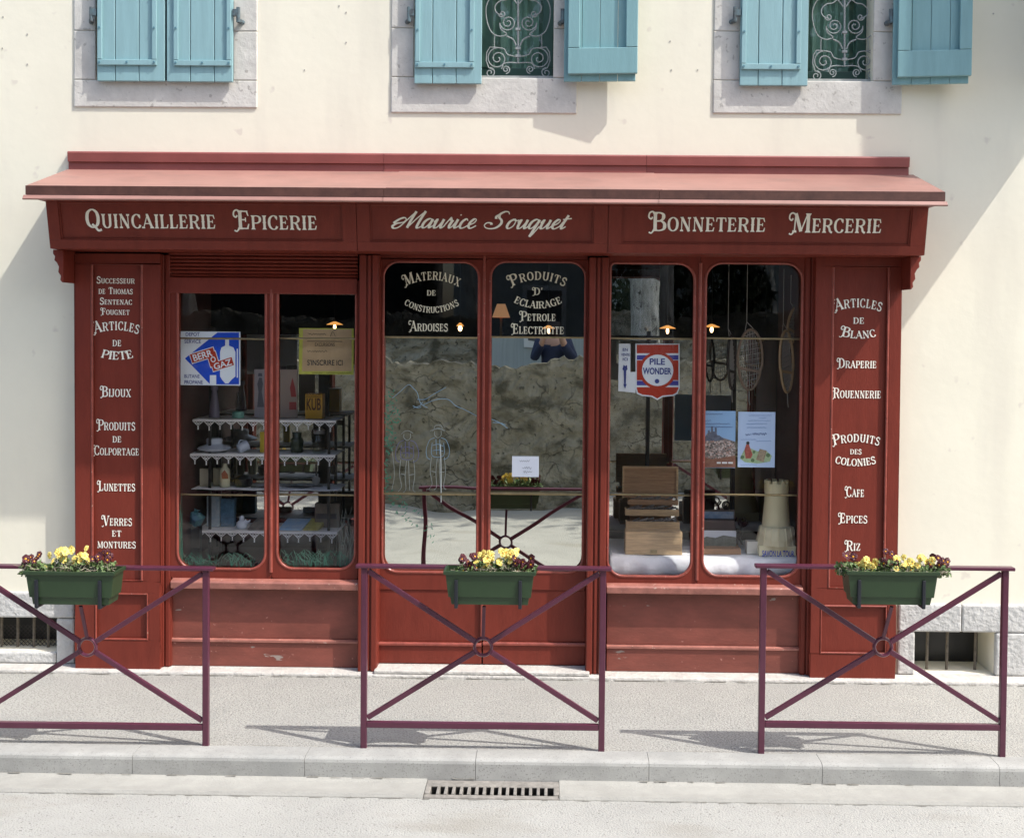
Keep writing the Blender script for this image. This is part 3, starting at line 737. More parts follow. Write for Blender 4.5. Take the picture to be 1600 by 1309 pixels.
    # side plank that closes the pilaster against the wall
# posts each side of the door, side posts of the windows
def mould_post(x0, x1, y0, y1, Yf, flutes, m=RED):
    A, B, C, D = rect(x0, y0, x1, y1, Yf); C = .024
    mb = MB(); mb.box(A, B, Yf+.02, Yf+.14, C, D)
    wd = (B-A)
    for (u0, u1, dp) in flutes: mb.box(A+wd*u0, A+wd*u1, Yf+.02-dp, Yf+.0195, C, D)
    return mb.build('post', m, shop, bevel=.006, seg=3)
mould_post(560, 590, 398, 1058, -.12, [(.0,.34,.02),(.42,.60,.012),(.68,.98,.02)])
mould_post(918, 948, 402, 1063, -.12, [(.02,.32,.02),(.40,.58,.012),(.66,1,.02)])
mould_post(250.3, 266, 398, 1050, -.075, [(.0,.35,.02),(.45,.9,.012)])
mould_post(1254, 1269.7, 402, 1064, -.075, [(.1,.55,.012),(.65,1,.02)])

# display windows
def display(name_px, panes, top, bot, sill, low, rtop, slope):
    x0, x1 = name_px; Yw = -.055; gy = -.012
    fr = MB(); bd = MB(); edges = [x0]+[(panes[0][1]+panes[1][0])/2]+[x1]; loops = []
    for i, (pa, pb) in enumerate(panes):
        outer = (edges[i], top-14, edges[i+1], bot+16); inner = (pa, top, pb, bot)
        L = ring(fr, outer, inner, Yw, Yw+.075, (26,26,rtop[i][1],rtop[i][0])); loops.append((L, inner, rtop[i]))
        bead(bd, L, Yw+.004, .010)
    # double moulding down the middle
    xm = at(edges[1], (top+bot)/2, Yw).x; zt_, zb_ = at(edges[1], top, Yw).z, at(edges[1], bot, Yw).z
    bd.tube([(xm, Yw-.002, zb_-.02), (xm, Yw-.002, zt_)], .012, 8)
    o = fr.build('display_window', RED, shop); bv = o.modifiers.new('bevel','BEVEL'); bv.width = .005; bv.segments = 2; bv.limit_method = 'ANGLE'; bv.angle_limit = .7
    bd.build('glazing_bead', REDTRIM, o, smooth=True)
    for (L, inner, rt) in loops:
        Lg = loop_px(inner[0]-2, inner[1]-2, inner[2]+2, inner[3]+2, gy, (26,26,rt[1],rt[0]))
        MB().prism([(p[0], p[1]) for p in Lg], gy, gy+.006).build('pane', GLASS, o)
        # brass rails in front of the goods
        for py in (529, 773):
            A = at(inner[0]-6, py-1, .03); B = at(inner[2]+6, py+1, .03)
            MB().tube([(A.x, .035, (A.z+B.z)/2), (B.x, .035, (A.z+B.z)/2)], .0075, 8).build('brass_rail', BRASS, o, smooth=True)
    # sill
    A, B, C, D = rect(x0-1, sill[0], x1+1, sill[1], -.105); A = max(A, at(x0, 900, -.105).x)
    mb = MB(); mb.xprism([(-.05, D+.012), (-.098, D), (-.106, D-.010), (-.100, C), (-.05, C-.004)], A, B)
    mb.build('sill', REDWORNLIT, o, bevel=.004)
    return o
wl = display((266,560), ((277,415),(433,556)), 452, 889, (909,921), 0, ((0,0),(0,0)), 0)
wr = display((948,1254), ((951,1083),(1100,1251)), 411, 901, (917,929), 0, ((8,26),(26,26)), 0)
# fillers above/below glass, stall risers
def riser(x0, x1, yt, ystrip):
    A, B, C, D = rect(x0, yt, x1, 1052, -.02); C = .024
    zs = at((x0+x1)/2, ystrip, -.02).z; mb = MB()
    mb.box(A, B, -.02, .05, zs, D); mb.box(A, B, -.032, .05, C, zs-.022)
    r = mb.build('stall_riser', REDLOW, shop, bevel=.003)
    st = MB(); st.xprism([(-.0, zs-.001), (-.03, zs-.001), (-.044, zs-.008), (-.044, zs-.021), (-.0, zs-.0215)], A, B); st.build('moulded_strip', REDWORNLIT, r)
    return r
riser(266, 560, 910, 997); riser(948, 1254, 918, 1008)
mb = MB(); A, B, C, D = rect(266, 392, 560, 459, -.02)
for i in range(7):                                        # roller shutter slats
    z1 = D-.012-i*.0235; mb.xprism([(-.04,z1),(-.056,z1-.004),(-.060,z1-.012),(-.050,z1-.0215),(-.04,z1-.0215)], A, B)
zb = D-.012-7*.0235
mb.box(A, B, -.039, .03, zb, D+.03); roller = mb.build('roller_shutter', RED, shop)
mb = MB(); zc = at(410, 459, -.06).z; mb.box(A, B, -.068, .03, zc, zb-.001); mb.build('bottom_board', RED, roller, bevel=.005)
# head board closing the gap up to the fascia
mb = MB(); A = at(267, 400, -.04).x; B = at(1253, 400, -.04).x
mb.box(at(948,400,-.03).x, B, -.05, .05, at(1100,398,-.03).z, 2.99); mb.box(at(590,400,0).x, at(918,400,0).x, -.01, .05, at(750,404,0).z, 2.99)
mb.build('head_board', RED, shop)
mb = MB(); mb.box(sh0-.01, sh1+.01, .06, .30, 2.95, 2.984); mb.box(sh0-.005, at(250,700,0).x, -.019, .06, .024, 2.94); mb.box(at(1271,700,0).x, sh1+.005, -.019, .06, .024, 2.94)
mb.build('carcass', DARKIN, shop)

# doors
doorW = []
for k, (x0, x1, ga, gb) in enumerate(((590.3,755,598,747), (757,917.7,765,913))):
    Yd = .0; mb = MB(); bd = MB()
    L = ring(mb, (x0, 405, x1, 922), (ga, 409, gb, 894), Yd, Yd+.05, (24,24,24,24)); bead(bd, L, Yd+.002, .009)
    A, B, C, D = rect(x0, 922, x1, 1052, Yd+.006); C = .05; A, B = rect(x0, 405, x1, 922, Yd)[:2]
    zs = at((x0+x1)/2, 1003, 0).z
    mb.box(A, B, Yd+.008, Yd+.05, zs, rect(x0, 405, x1, 922, Yd)[2]); mb.box(A, B, Yd-.004, Yd+.05, C, zs-.02)
    dl = mb.build('door_leaf', RED, shop); bv = dl.modifiers.new('bevel','BEVEL'); bv.width = .004; bv.segments = 2; bv.limit_method = 'ANGLE'; bv.angle_limit = .7
    bd.xprism([(Yd+.01, zs-.0005), (Yd-.010, zs-.0005), (Yd-.016, zs-.008), (Yd-.016, zs-.0195), (Yd+.01, zs-.0195)], A, B)
    bd.tube([((B if k == 0 else A), Yd-.004, zs+.03), ((B if k == 0 else A), Yd-.004, 2.9)], .010, 8) if k == 0 else None
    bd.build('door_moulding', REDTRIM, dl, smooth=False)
    gy = .03; zr = at((ga+gb)/2, 528, gy).z
    Lg = [(p[0], p[1]) for p in loop_px(ga-3, 406, gb+3, 897, gy, (24,24,24,24))]
    up = [p for p in Lg if p[1] > zr]; lo_ = [p for p in Lg if p[1] <= zr]
    gx0_, gx1_ = min(p[0] for p in Lg), max(p[0] for p in Lg)
    MB().prism([(gx0_, zr), (gx1_, zr)]+up, gy, gy+.006).build('pane', GLASS, dl)
    # mirrored lower light, leaning out a touch at its head
    zb = min(p[1] for p in lo_); tl = math.tan(math.radians(.40)); mbm = MB(); P = lo_+[(gx1_, zr), (gx0_, zr)]
    # keep order round the outline
    cxm = sum(p[0] for p in P)/len(P); czm = sum(p[1] for p in P)/len(P); P.sort(key=lambda p: math.atan2(p[1]-czm, p[0]-cxm))
    n = len(P); yy = lambda z: gy+.012-(z-zb)*tl
    mbm.add([(p[0], yy(p[1]), p[1]) for p in P]+[(p[0], yy(p[1])+.006, p[1]) for p in P], [tuple(range(n)), tuple(range(2*n-1, n-1, -1))]+[(i, i+n, (i+1) % n+n, (i+1) % n) for i in range(n)])
    mbm.build('mirror_pane', mirror_mat('mirror_film_door', (.74,.75,.68),   .0020 if k == 0 else .0012, 3.4), dl)
    for py in (527, 772):
        A_ = at(ga-2, py-1, 0); B_ = at(gb+2, py+1, 0); z = (A_.z+B_.z)/2
        MB().tube([(A_.x, .012, z), (B_.x, .012, z)], .0075, 8).build('brass_rail', BRASS, dl, smooth=True)
    doorW.append(dl)
GL = mat('gilt_cream_lettering', (.76,.71,.54), .5)
for lines in ([('Materiaux',634,717,448,20,.60)],[('de',667,681,462,13,0)],[('CONSTRUCTIONS',631,718,489,11,-1.35)],[('Ardoises',641,700,517.5,18,0)]): inscription(doorW[0], lines, .03, GL)
for lines in ([('Produits',800,882,448,20,.60)],[("D'",834,848,461,13,0)],[('ECLAIRAGE',802,879,482,12.5,-.85)],[('Petrole',814,868,501.5,17,0)],[('Electricite',801,881,522,18,0)]): inscription(doorW[1], lines, .03, GL)
mb = MB(); A, B, C, D = rect(589, 1050, 920, 1060, -.02); mb.box(A, B, -.165, .2, .0225, .046); mb.build('threshold', LEDGE, shop, bevel=.006)
# paint-pen drawing on the door glass: hills, two shepherds, leaves
def P_(m_, pts): return pts
PWH0 = mat('white_stick_paint', (.6,.64,.64), .6); PW = mat('white_paint_pen', (.36,.40,.39), .6); PB = mat('pale_blue_paint_pen', (.24,.38,.50), .6); PV = mat('violet_paint_pen', (.16,.16,.32), .6); PG = mat('green_paint_pen', (.05,.24,.15), .6)
hill = [[(613,622),(625,612),(638,601),(646,607),(652,614),(657,630),(668,637)],[(646,637),(656,634),(660,628)],[(645,634),(652,637),(658,636)],[(652,624),(664,624),(674,618),(686,611),(697,605)],[(660,633),(676,626),(690,623),(702,625),(712,634),(726,640),(745,650)]]
plines(doorW[0], hill, .027, PB, .0017)
plines(doorW[1], [[(768,655),(780,660),(793,669)],[(770,660),(782,661),(790,664)]], .027, PB, .002)
def shepherd(ox, oy, hat):
    h = [[(ox-9,oy+4),(ox-4,oy),(ox+2,oy-1),(ox+9,oy+3)],[(ox-5,oy+4),(ox-5,oy+10),(ox,oy+14),(ox+5,oy+10),(ox+5,oy+3)]]
    if hat: h += [[(ox-12,oy+3),(ox,oy),(ox+12,oy+3)],[(ox-6,oy+1),(ox-4,oy-5),(ox+5,oy-5),(ox+7,oy+1)]]
    b = [[(ox-5,oy+14),(ox-13,oy+18),(ox-18,oy+32),(ox-17,oy+44),(ox-12,oy+48)],[(ox+5,oy+14),(ox+13,oy+18),(ox+18,oy+32),(ox+16,oy+44),(ox+9,oy+48)],[(ox-9,oy+22),(ox-9,oy+42),(ox+9,oy+42),(ox+9,oy+22)],[(ox-3,oy+16),(ox-2,oy+40)],[(ox+3,oy+16),(ox+3,oy+40)],[(ox-8,oy+26),(ox,oy+24),(ox+8,oy+27)],[(ox-8,oy+34),(ox,oy+33),(ox+8,oy+35)]]
    l = [[(ox-10,oy+44),(ox-12,oy+66),(ox-9,oy+86),(ox-14,oy+94)],[(ox-1,oy+46),(ox-3,oy+68),(ox-2,oy+90),(ox-6,oy+95)],[(ox+2,oy+46),(ox+3,oy+70),(ox+4,oy+92)],[(ox+10,oy+44),(ox+12,oy+68),(ox+9,oy+90),(ox+13,oy+95)],[(ox-10,oy+66),(ox-3,oy+68)],[(ox+3,oy+68),(ox+11,oy+67)]]
    return h, b, l
for (ox, oy, hat, mb_) in ((636,674,False,PV),(684,670,True,PB)):
    h, b, l = shepherd(ox, oy, hat)
    plines(doorW[0], h+l, .027, PW, .0011); plines(doorW[0], b, .027, mb_, .0013)
plines(doorW[0], [[(688,694),(689,735),(689,785)]], .026, PWH0, .0024)
plines(doorW[0], [[(612,700),(616,740),(612,765)]], .026, PW, .001)
def sprigs(cx0, cx1, cy0, cy1, n, shape):
    out = []
    for _ in range(n):
        u, v = random.random(), random.random(); x = cx0+(cx1-cx0)*u; y = cy0+(cy1-cy0)*v
        if not shape(u, v): continue
        a = random.uniform(0, 2*PI); l = random.uniform(2, 5)
        out.append([(x, y), (x+l*math.cos(a)*.5+1, y+l*math.sin(a)*.5), (x+l*math.cos(a), y+l*math.sin(a))])
    return out
plines(doorW[0], sprigs(600, 628, 612, 775, 190, lambda u, v: u < (.9-abs(v-.25)*1.4 if v < .55 else .38)), .027, PG, .0022)
plines(doorW[0], sprigs(604, 680, 770, 850, 120, lambda u, v: abs(v-(u*.75+.06)) < .20), .027, PG, .0016)
leafw = [mat('green_window_paint', (.03,.115,.080), .6), mat('grey_window_paint', (.16,.18,.16), .6)]
def grass(x0, x1, y0, n, hmax, lean=4):
    out = []
    for _ in range(n):
        x = random.uniform(x0, x1); h = random.uniform(.35, 1)*hmax; d = random.uniform(-lean, lean)
        out.append([(x, y0-random.uniform(0, 4)), (x+d*.3, y0-h*.6), (x+d*1.4, y0-h)])
    return out
plines(wl, grass(283, 408, 886, 100, 24, 12), -.0145, leafw[0], .0009); plines(wl, grass(438, 552, 886, 110, 28, 12), -.0145, leafw[0], .0010)
plines(wl, grass(530, 552, 885, 26, 95, 9), -.0145, leafw[1], .0009); plines(wl, grass(279, 286, 885, 16, 120, 3), -.0145, leafw[0], .0009)

# display boxes: floors, side boards, mirrors at the back
mb = MB(); zfl = at(410, 893, 0).z-.02; XM0, XM1 = at(262, 700, 0).x, at(566, 700, 0).x
mb.box(XM0, XM1, .024, 1.02, zfl-.02, zfl); mb.box(XM0-.02, XM0, .024, 1.02, zfl, 2.94); mb.box(XM1-.0, XM1+.02, .024, 1.02, zfl, 2.2)
mb.build('display_floor', WOODIN, wl)
mb = MB(); zfr = at(1100, 903, 0).z-.02; XR0, XR1 = at(942, 700, 0).x, at(1258, 700, 0).x
mb.box(XR0, XR1, .024, 1.02, zfr-.02, zfr); mb.box(XR1, XR1+.02, .024, 1.02, zfr, 2.94); mb.box(XR0-.02, XR0, .024, 1.02, zfr, 2.2)
mb.build('display_floor', WOODIN, wr)
def tilted_mirror(x0, x1, z0, z1, y, deg, parent):
    t = math.tan(math.radians(deg)); mb = MB()
    mb.add([(x0,y,z0),(x1,y,z0),(x1,y-(z1-z0)*t,z1),(x0,y-(z1-z0)*t,z1),(x0,y+.008,z0),(x1,y+.008,z0),(x1,y+.008-(z1-z0)*t,z1),(x0,y+.008-(z1-z0)*t,z1)],
      [(0,1,2,3),(7,6,5,4),(0,4,5,1),(1,5,6,2),(2,6,7,3),(3,7,4,0)])
    return mb.build('back_mirror', MIRRORB, parent)
tilted_mirror(XM0+.01, XM1-.01, zfl+.001, 2.20, 1.0, .25, wl); tilted_mirror(XR0+.01, XR1-.01, zfr+.001, 2.20, 1.0, .25, wr)
q_ = at(1031, 470, 1.0).x
MB().box(XR0+.01, q_, .994, 1.0, 2.215, 2.955).build('upper_mirror', mirror_mat('foxed_mirror', (.34,.35,.33), .0012, 2.5), wr)
for parent, X_, zz in ((wl, (330, 505), zfl), (wr, (1012, 1146), zfr)):
    mb = MB()
    for p in X_:
        q = at(p, 700, .97); mb.box(q.x-.035, q.x+.035, .965, .985, zz, 2.25) if p in (330, 505) else mb.box(q.x-.012, q.x+.012, .955, .985, zz, 2.25)
    mb.build('mirror_batten', DARKIN, parent)

# ================================================================== PAVEMENT THINGS
# storm drain
dr = thing('storm_drain', 'cast iron slotted storm drain let into the concrete gutter', 'drain', ((gx0+gx1)/2, -1.77, -.12))
mb = MB(); zt = -.104
mb.box(gx0+.002, gx1-.002, -1.745, -1.665, -.2, zt); mb.box(gx0+.002, gx1-.002, -1.885, -1.845, -.2, zt-.006)
mb.box(gx0+.002, gx0+.03, -1.845, -1.745, -.2, zt); mb.box(gx1-.03, gx1-.002, -1.845, -1.745, -.2, zt)
IRONG = mat('weathered_cast_iron', (.24,.225,.20), .8, .3, 30, .002, 80)
fr = mb.build('frame', IRONG, dr, bevel=.004)
mb = MB(); n = 15
for i in range(1, n+1):
    x = gx0+.03+(gx1-gx0-.06)*i/(n+1); mb.box(x-.008, x+.008, -1.845, -1.7465, -.20, zt-.001)
mb.build('slats', IRONG, dr, bevel=.003)
MB().box(gx0+.031, gx1-.031, -1.7462, -1.7452, -.30, zt-.006).box(gx0+.03, gx1-.03, -1.885, -1.66, -.32, -.30).build('sump_shade_liner', BLACK, dr)  # black liner paints in the shade inside the slots
# barriers
PLUMTOP = PLUM
def barrier(pl, pr, label, zoff=0.0):
    Y = -1.50; A, B = at(pl, 1020, Y), at(pr, 1020, Y); x0, x1 = A.x, B.x; xm = (x0+x1)/2; zg = 0.0
    pm = (pl+pr)/2; zt = at(pm, 885, Y).z; zb = at(pm, 1133, Y).z; zr = at(pm, 1010, Y).z
    t = thing('barrier', label, 'street barrier', (xm, Y, 0), 'plum street barriers along the kerb')
    for x in (x0, x1):
        MB().box(x-.0165, x+.0165, Y-.0165, Y+.0165, zg-.02, zt-.012).build('post', PLUM, t, bevel=.004)
    MB().box(x0-.045, x1+.045, Y-.028, Y+.028, zt-.012, zt+.006).build('top_rail', PLUM, t, bevel=.004)
    MB().box(x0+.0168, x1-.0168, Y-.0155, Y+.0155, zb-.0165, zb+.0165).build('bottom_rail', PLUM, t, bevel=.004)
    r = .046
    mb = MB(); mb.tube([(xm+r*math.cos(2*PI*k/28), Y, zr+r*math.sin(2*PI*k/28)) for k in range(28)], .009, 8, closed=True, flat=1.7)
    mb.build('ring', PLUM, t, smooth=True)
    for sx_ in (-1, 1):
        for (zz) in (zt-.030, zb+.035):
            c = Vector((xm, Y, zr)); e = Vector((xm+sx_*((x1-x0)/2-.02), Y, zz)); d = (e-c).normalized()
            MB().bar(c+d*(r+.004), e, .027, .020).build('brace', PLUM, t, bevel=.003)
    MB().bar((xm, Y-.004, zr+r), (xm+.010, Y-.12, zt-.185), .018, .012).build('support_strut', PLUM, t, bevel=.002)
    return t, xm, zt
b1, xm1, zt1 = barrier(-48, 322, 'barrier in front of the left pilaster, cut by the photo edge')
b2, xm2, zt2 = barrier(569, 941, 'middle barrier in front of the double door above the drain')
b3, xm3, zt3 = barrier(1191, 1568, 'barrier in front of the right pilaster and barred cellar vent')
def flower_mesh(name, pm):
    mb = MB()
    specs = [(90,.0125,.013,0),(40,.012,.012,.001),(140,.012,.012,.001),(0-28,.011,.0125,.002),(180+28,.011,.0125,.002)]
    specs = [(62,.0115,.0125,0),(118,.0115,.0125,.0006),(5,.0105,.0115,.0014),(175,.0105,.0115,.0020),(270,.011,.0145,.0027)]
    for ang, dd, rr, oz in specs:
        a0 = math.radians(ang); cx, cz = dd*math.cos(a0), dd*math.sin(a0)
        vs = [(cx, -oz-.002, cz)]+[(cx+rr*math.cos(2*PI*k/10), -oz+.0035*math.sin(3*2*PI*k/10+ang), cz+rr*math.sin(2*PI*k/10)) for k in range(10)]
        mb.add(vs, [(0, k+1, (k+1) % 10+1) for k in range(10)])
    mb.add([(.0, -.0062, 0)]+[(.0052*math.cos(2*PI*k/8), -.0055, -.002+.0052*math.sin(2*PI*k/8)) for k in range(8)], [(0, k+1, (k+1) % 8+1) for k in range(8)], 1)
    mb.tube([(0,.0,-.004),(0,.010,-.02),(0,.012,-.05)], .0016, 5, mi=2)
    o = mb.build(name, pm); me = o.data; bpy.data.objects.remove(o); return me
FLY = flower_mesh('yellow_pansy', [YEL, ORANGE, LEAF]); FLB = flower_mesh('burgundy_pansy', [BURG, ORANGE, LEAF])
def foliage(rad, hgt, n, dry=.15):
    mb = MB()
    for _ in range(n):
        a = random.uniform(0, 2*PI); r = rad*math.sqrt(random.random()); z = hgt*random.random()**1.2; c = Vector((r*math.cos(a)*1.25, r*math.sin(a)*.9, z))
        R = Euler((random.uniform(-1.1,1.1), random.uniform(-1.1,1.1), random.uniform(0,6.28))).to_matrix(); l = random.uniform(.011,.021); wd = l*random.uniform(.4,.6)
        P = [(-l,0,0),(-l*.4,-wd,.003),(l*.4,-wd*.8,.002),(l,0,-.003),(l*.4,wd*.8,.002),(-l*.4,wd,.003)]
        mb.add([c+R @ Vector(p) for p in P], [(0,1,2,3,4,5)], 0)
    for _ in range(int(n*dry)):
        a = random.uniform(0, 2*PI); r = rad*random.random(); c = Vector((r*math.cos(a)*1.3, r*math.sin(a), 0))
        mb.tube([c, c+Vector((random.uniform(-.02,.02), random.uniform(-.02,.01), hgt*.5)), c+Vector((random.uniform(-.04,.04), random.uniform(-.05,.0), hgt*random.uniform(.3,1.0)))], .0013, 4, mi=1)
    return mb
def pansy(px, py, Yoff, col, nfl, label, planter_z, spread=26, high=22):
    """plant at pixel px in the box; its flowers fill a patch around (px,py)"""
    Y = -1.60+Yoff; b = at(px, py, Y)
    t = thing('pansy_plant', label, 'flower', (b.x, Y, planter_z-.012), 'pansies in the planters')
    f = foliage(.055, max(.04, b.z-planter_z), 130, .30); f.v = [(v[0]+b.x, v[1]+Y, v[2]+planter_z-.012) for v in f.v]
    f.build('foliage', [LEAF, DRY], t)
    nfl = int(nfl*1.7+.5)
    for k in range(nfl):
        o = bpy.data.objects.new('flower', FLY if col == 'y' else FLB); COL.objects.link(o); o.parent = t
        u = (k+.5)/nfl*2-1
        o.location = (u*spread*.5*.0034+random.uniform(-.010,.010), random.uniform(-.035,.02), b.z-planter_z+.012+random.uniform(-.5,.5)*high*.0034)
        s = random.uniform(.68, 1.0); o.scale = (s,s,s)
        o.rotation_euler = (random.uniform(-.75,.15), random.uniform(-.5,.5), random.uniform(-.7,.7))
    return t
def planter(pxc, xm, zt, label, plants):
    Y1 = -1.532; dp = .165; Yf = Y1-dp; c = at(pxc, 893, Yf); s = sc(Yf); hw = 73*s
    zr = at(pxc, 893, Yf).z; zb = at(pxc, 946, Yf).z; x = c.x
    t = thing('planter', label, 'planter', (x, (Y1+Yf)/2, zb), 'green planters hung on the barriers')
    tp = .012; mb = MB()
    def lv(z, inset, shrink): return [(x-hw+inset, Yf+shrink, z), (x+hw-inset, Yf+shrink, z), (x+hw-inset, Y1-shrink*.3, z), (x-hw+inset, Y1-shrink*.3, z)]
    levels = [lv(zb, .042, .022), lv(zb+.038, .036, .018), lv(zb+.040, .026, .012), lv(zr-.020, .012, .004), lv(zr-.018, .002, -.006), lv(zr, 0, -.008), lv(zr+.001, .012, .006), lv(zr-.045, .022, .012)]
    vs = [p for l in levels for p in l]; fs = [(3,2,1,0), (28,29,30,31)]
    for i in range(7):
        for k in range(4): fs.append((i*4+k, i*4+(k+1) % 4, i*4+4+(k+1) % 4, i*4+4+k))
    mb.add(vs, fs); mb.build('box', PLANTG, t, bevel=.004)
    so = MB(); so.box(x-hw+.026, x+hw-.026, Yf+.02, Y1-.012, zr-.06, zr-.028); so.build('soil', SOIL, t)
    for f in (-.72, .66):
        bx = x+hw*f; m2 = MB()
        m2.box(bx-.009, bx+.009, Yf-.004, Yf+.012, zb-.016, zr-.045); m2.box(bx-.008, bx+.008, Yf-.002, Y1+.014, zb-.016, zb-.003)
        m2.box(bx-.008, bx+.008, Y1+.002, Y1+.014, zb-.003, zt-.013)
        m2.build('bracket', BRACK, t, bevel=.003)
    for p in plants: pansy(*p, planter_z=zr-.025)
    return t
planter(108, xm1, zt1, 'green planter of pansies on the barrier before the left pilaster',
 [(52,873,.0,'b',7,'burgundy pansies at the left end of the planter before the left pilaster',),(78,878,.0,'y',2,'sparse small yellow pansies in the planter before the left pilaster'),
  (104,868,.01,'y',9,'tall yellow pansies in the middle of the planter before the left pilaster'),(132,868,.01,'y',6,'yellow pansies beside the burgundy ones, planter before the left pilaster'),(160,873,.0,'b',7,'burgundy pansies at the right end of the planter before the left pilaster')])
planter(765, xm2, zt2, 'green planter of pansies on the middle barrier before the door',
 [(732,880,.0,'b',9,'burgundy pansies at the left end of the planter before the door'),(757,874,.01,'y',8,'yellow pansies left of centre in the planter before the door'),
  (794,870,.01,'y',9,'tallest yellow pansies right of centre in the planter before the door'),(818,881,.0,'b',9,'burgundy pansies at the right end of the planter before the door')])
planter(1396, xm3, zt3, 'green planter of straggling pansies on the barrier near the right pilaster',
 [(1326,876,.0,'b',3,'few burgundy pansies at the left end of the planter near the right pilaster'),(1353,882,.0,'y',7,'yellow pansies left of centre in the straggling planter near the right pilaster'),
  (1390,872,.02,'b',4,'tall burgundy pansies in the middle of the straggling planter near the right pilaster'),(1415,880,.0,'y',8,'yellow pansies right of centre in the straggling planter near the right pilaster'),
  (1443,880,.0,'y',4,'yellow pansies next to the right end of the straggling planter near the right pilaster'),(1464,880,.0,'b',5,'burgundy pansies at the right end of the straggling planter near the right pilaster')])

# ================================================================== THINGS IN THE LEFT WINDOW
def pm(name, col, **k): return mat(name, col, k.pop('rough', .6), **k)
SB = srgb
def board(name, label, cat, x0, y0, x1, y1, Y, m, th=.006, group=None):
    a, b, c, d = rect(x0, y0, x1, y1, Y); t = thing(name, label, cat, ((a+b)/2, Y, c), group)
    MB().box(a, b, Y, Y+th, c, d).build('sheet', m, t, bevel=.001); return t
def ppoly(parent, name, polys, Y, m, off=.0012):
    """flat printed shapes, pixel polygons on plane Y"""
    mb = MB()
    for i, p in enumerate(polys): mb.add([(lambda q: (q.x, Y-off-.0001*i, q.z))(at(a, b, Y)) for a, b in p], [tuple(range(len(p)))])
    return mb.build(name, m, parent)
EW = pm('enamel_white', (.74,.80,.84), rough=.25); EB = pm('enamel_blue', (.01,.07,.55), rough=.25); ER = pm('enamel_red', (.42,.035,.015), rough=.25); INK = pm('navy_ink', (.02,.04,.22)); BLK = pm('black_ink', (.02,.02,.02)); PWH = pm('print_white', (.75,.78,.80))
Y = .09
gs = board('enamel_sign', 'blue and white enamel gas bottle sign in the left window', 'enamel sign', 280, 518, 375.5, 602, Y, EW)
ppoly(gs, 'blue_ground', [[(289,560),(338,521),(340,519.5),(373.5,519.5),(373.5,600.5),(331,600.5),(327,599)]], Y, EB)
cyl = [(344,550),(346,543),(352,540),(352,529),(358,529),(358,540),(365,543),(368,550),(368,588),(362,593),(357,599),(352,599),(347,593),(344,588)]
ppoly(gs, 'gas_bottle_picture', [cyl, [(328,586),(338,586),(338,602),(328,602)], [(370,545),(372,545),(372,590),(370,590)]], Y, EW, .0024)
def slab(cx, cy, hw, hh, ang):
    c, s_ = math.cos(ang), math.sin(ang); return [(cx+x*c-y*s_, cy+x*s_+y*c) for x, y in ((-hw,-hh),(hw,-hh),(hw,hh),(-hw,hh))]
ra = -.30
ppoly(gs, 'red_banner', [slab(317,555,20,8.2,ra), slab(333,561,8,12,ra), slab(348,569,18,7.6,ra)], Y, PWH, .0034)
ppoly(gs, 'red_banner_fill', [slab(317,555,18.8,7,ra), slab(333,561,6.9,10.8,ra), slab(348,569,16.8,6.4,ra)], Y, ER, .0046)
for tx, a_, b_, c_, d_ in (('BERR',301,332,550,560.5),('O',329,337,557,566),('GAZ',333.5,362.5,564,574)): font_text(gs, tx, a_, b_, c_, d_, Y-.0062, PWH, rot=-ra, bold=.02)
for tx, a_, b_, c_, d_ in (('DEPOT',290,312,519.5,525),('SERVICE',288,314,530.5,536.5),('BUTANE',288,312,585,590.5),('PROPANE',288,317,594,600)): font_text(gs, tx, a_, b_, c_, d_, Y-.002, INK, bold=.01)
nt_ = board('notice', 'brown paper notice with yellow edges in the left window', 'notice', 467, 513, 552.5, 585, Y, pm('yellow_border', (.40,.41,.05), var=.2, vscale=12), .003)
ppoly(nt_, 'brown_paper', [[(473.5,514.5),(549.5,514.5),(549.5,580),(472,580)]], Y, pm('brown_paper', (.42,.29,.15), var=.15, vscale=8))
font_text(nt_, 'EXCURSIONS', 492, 523, 535.5, 541, Y-.003, BLK); font_text(nt_, "S'INSCRIRE ICI", 480, 535.5, 562, 571, Y-.003, BLK, bold=.012)
plines(nt_, [scribble(480,512,549,2.2), scribble(482,510,522,1.6), [(516,526),(520,518),(524,526)]], Y-.002, BLK, .0013, 'handwriting'); ppoly(nt_, 'ruled_line', [[(480,532.6),(535,533),(535,534),(480,533.6)]], Y, BLK, .002)
plines(nt_, [scribble(488,505,582.5,1), scribble(510,548,582.7,1)], Y-.002, BLK, .001, 'small_print')
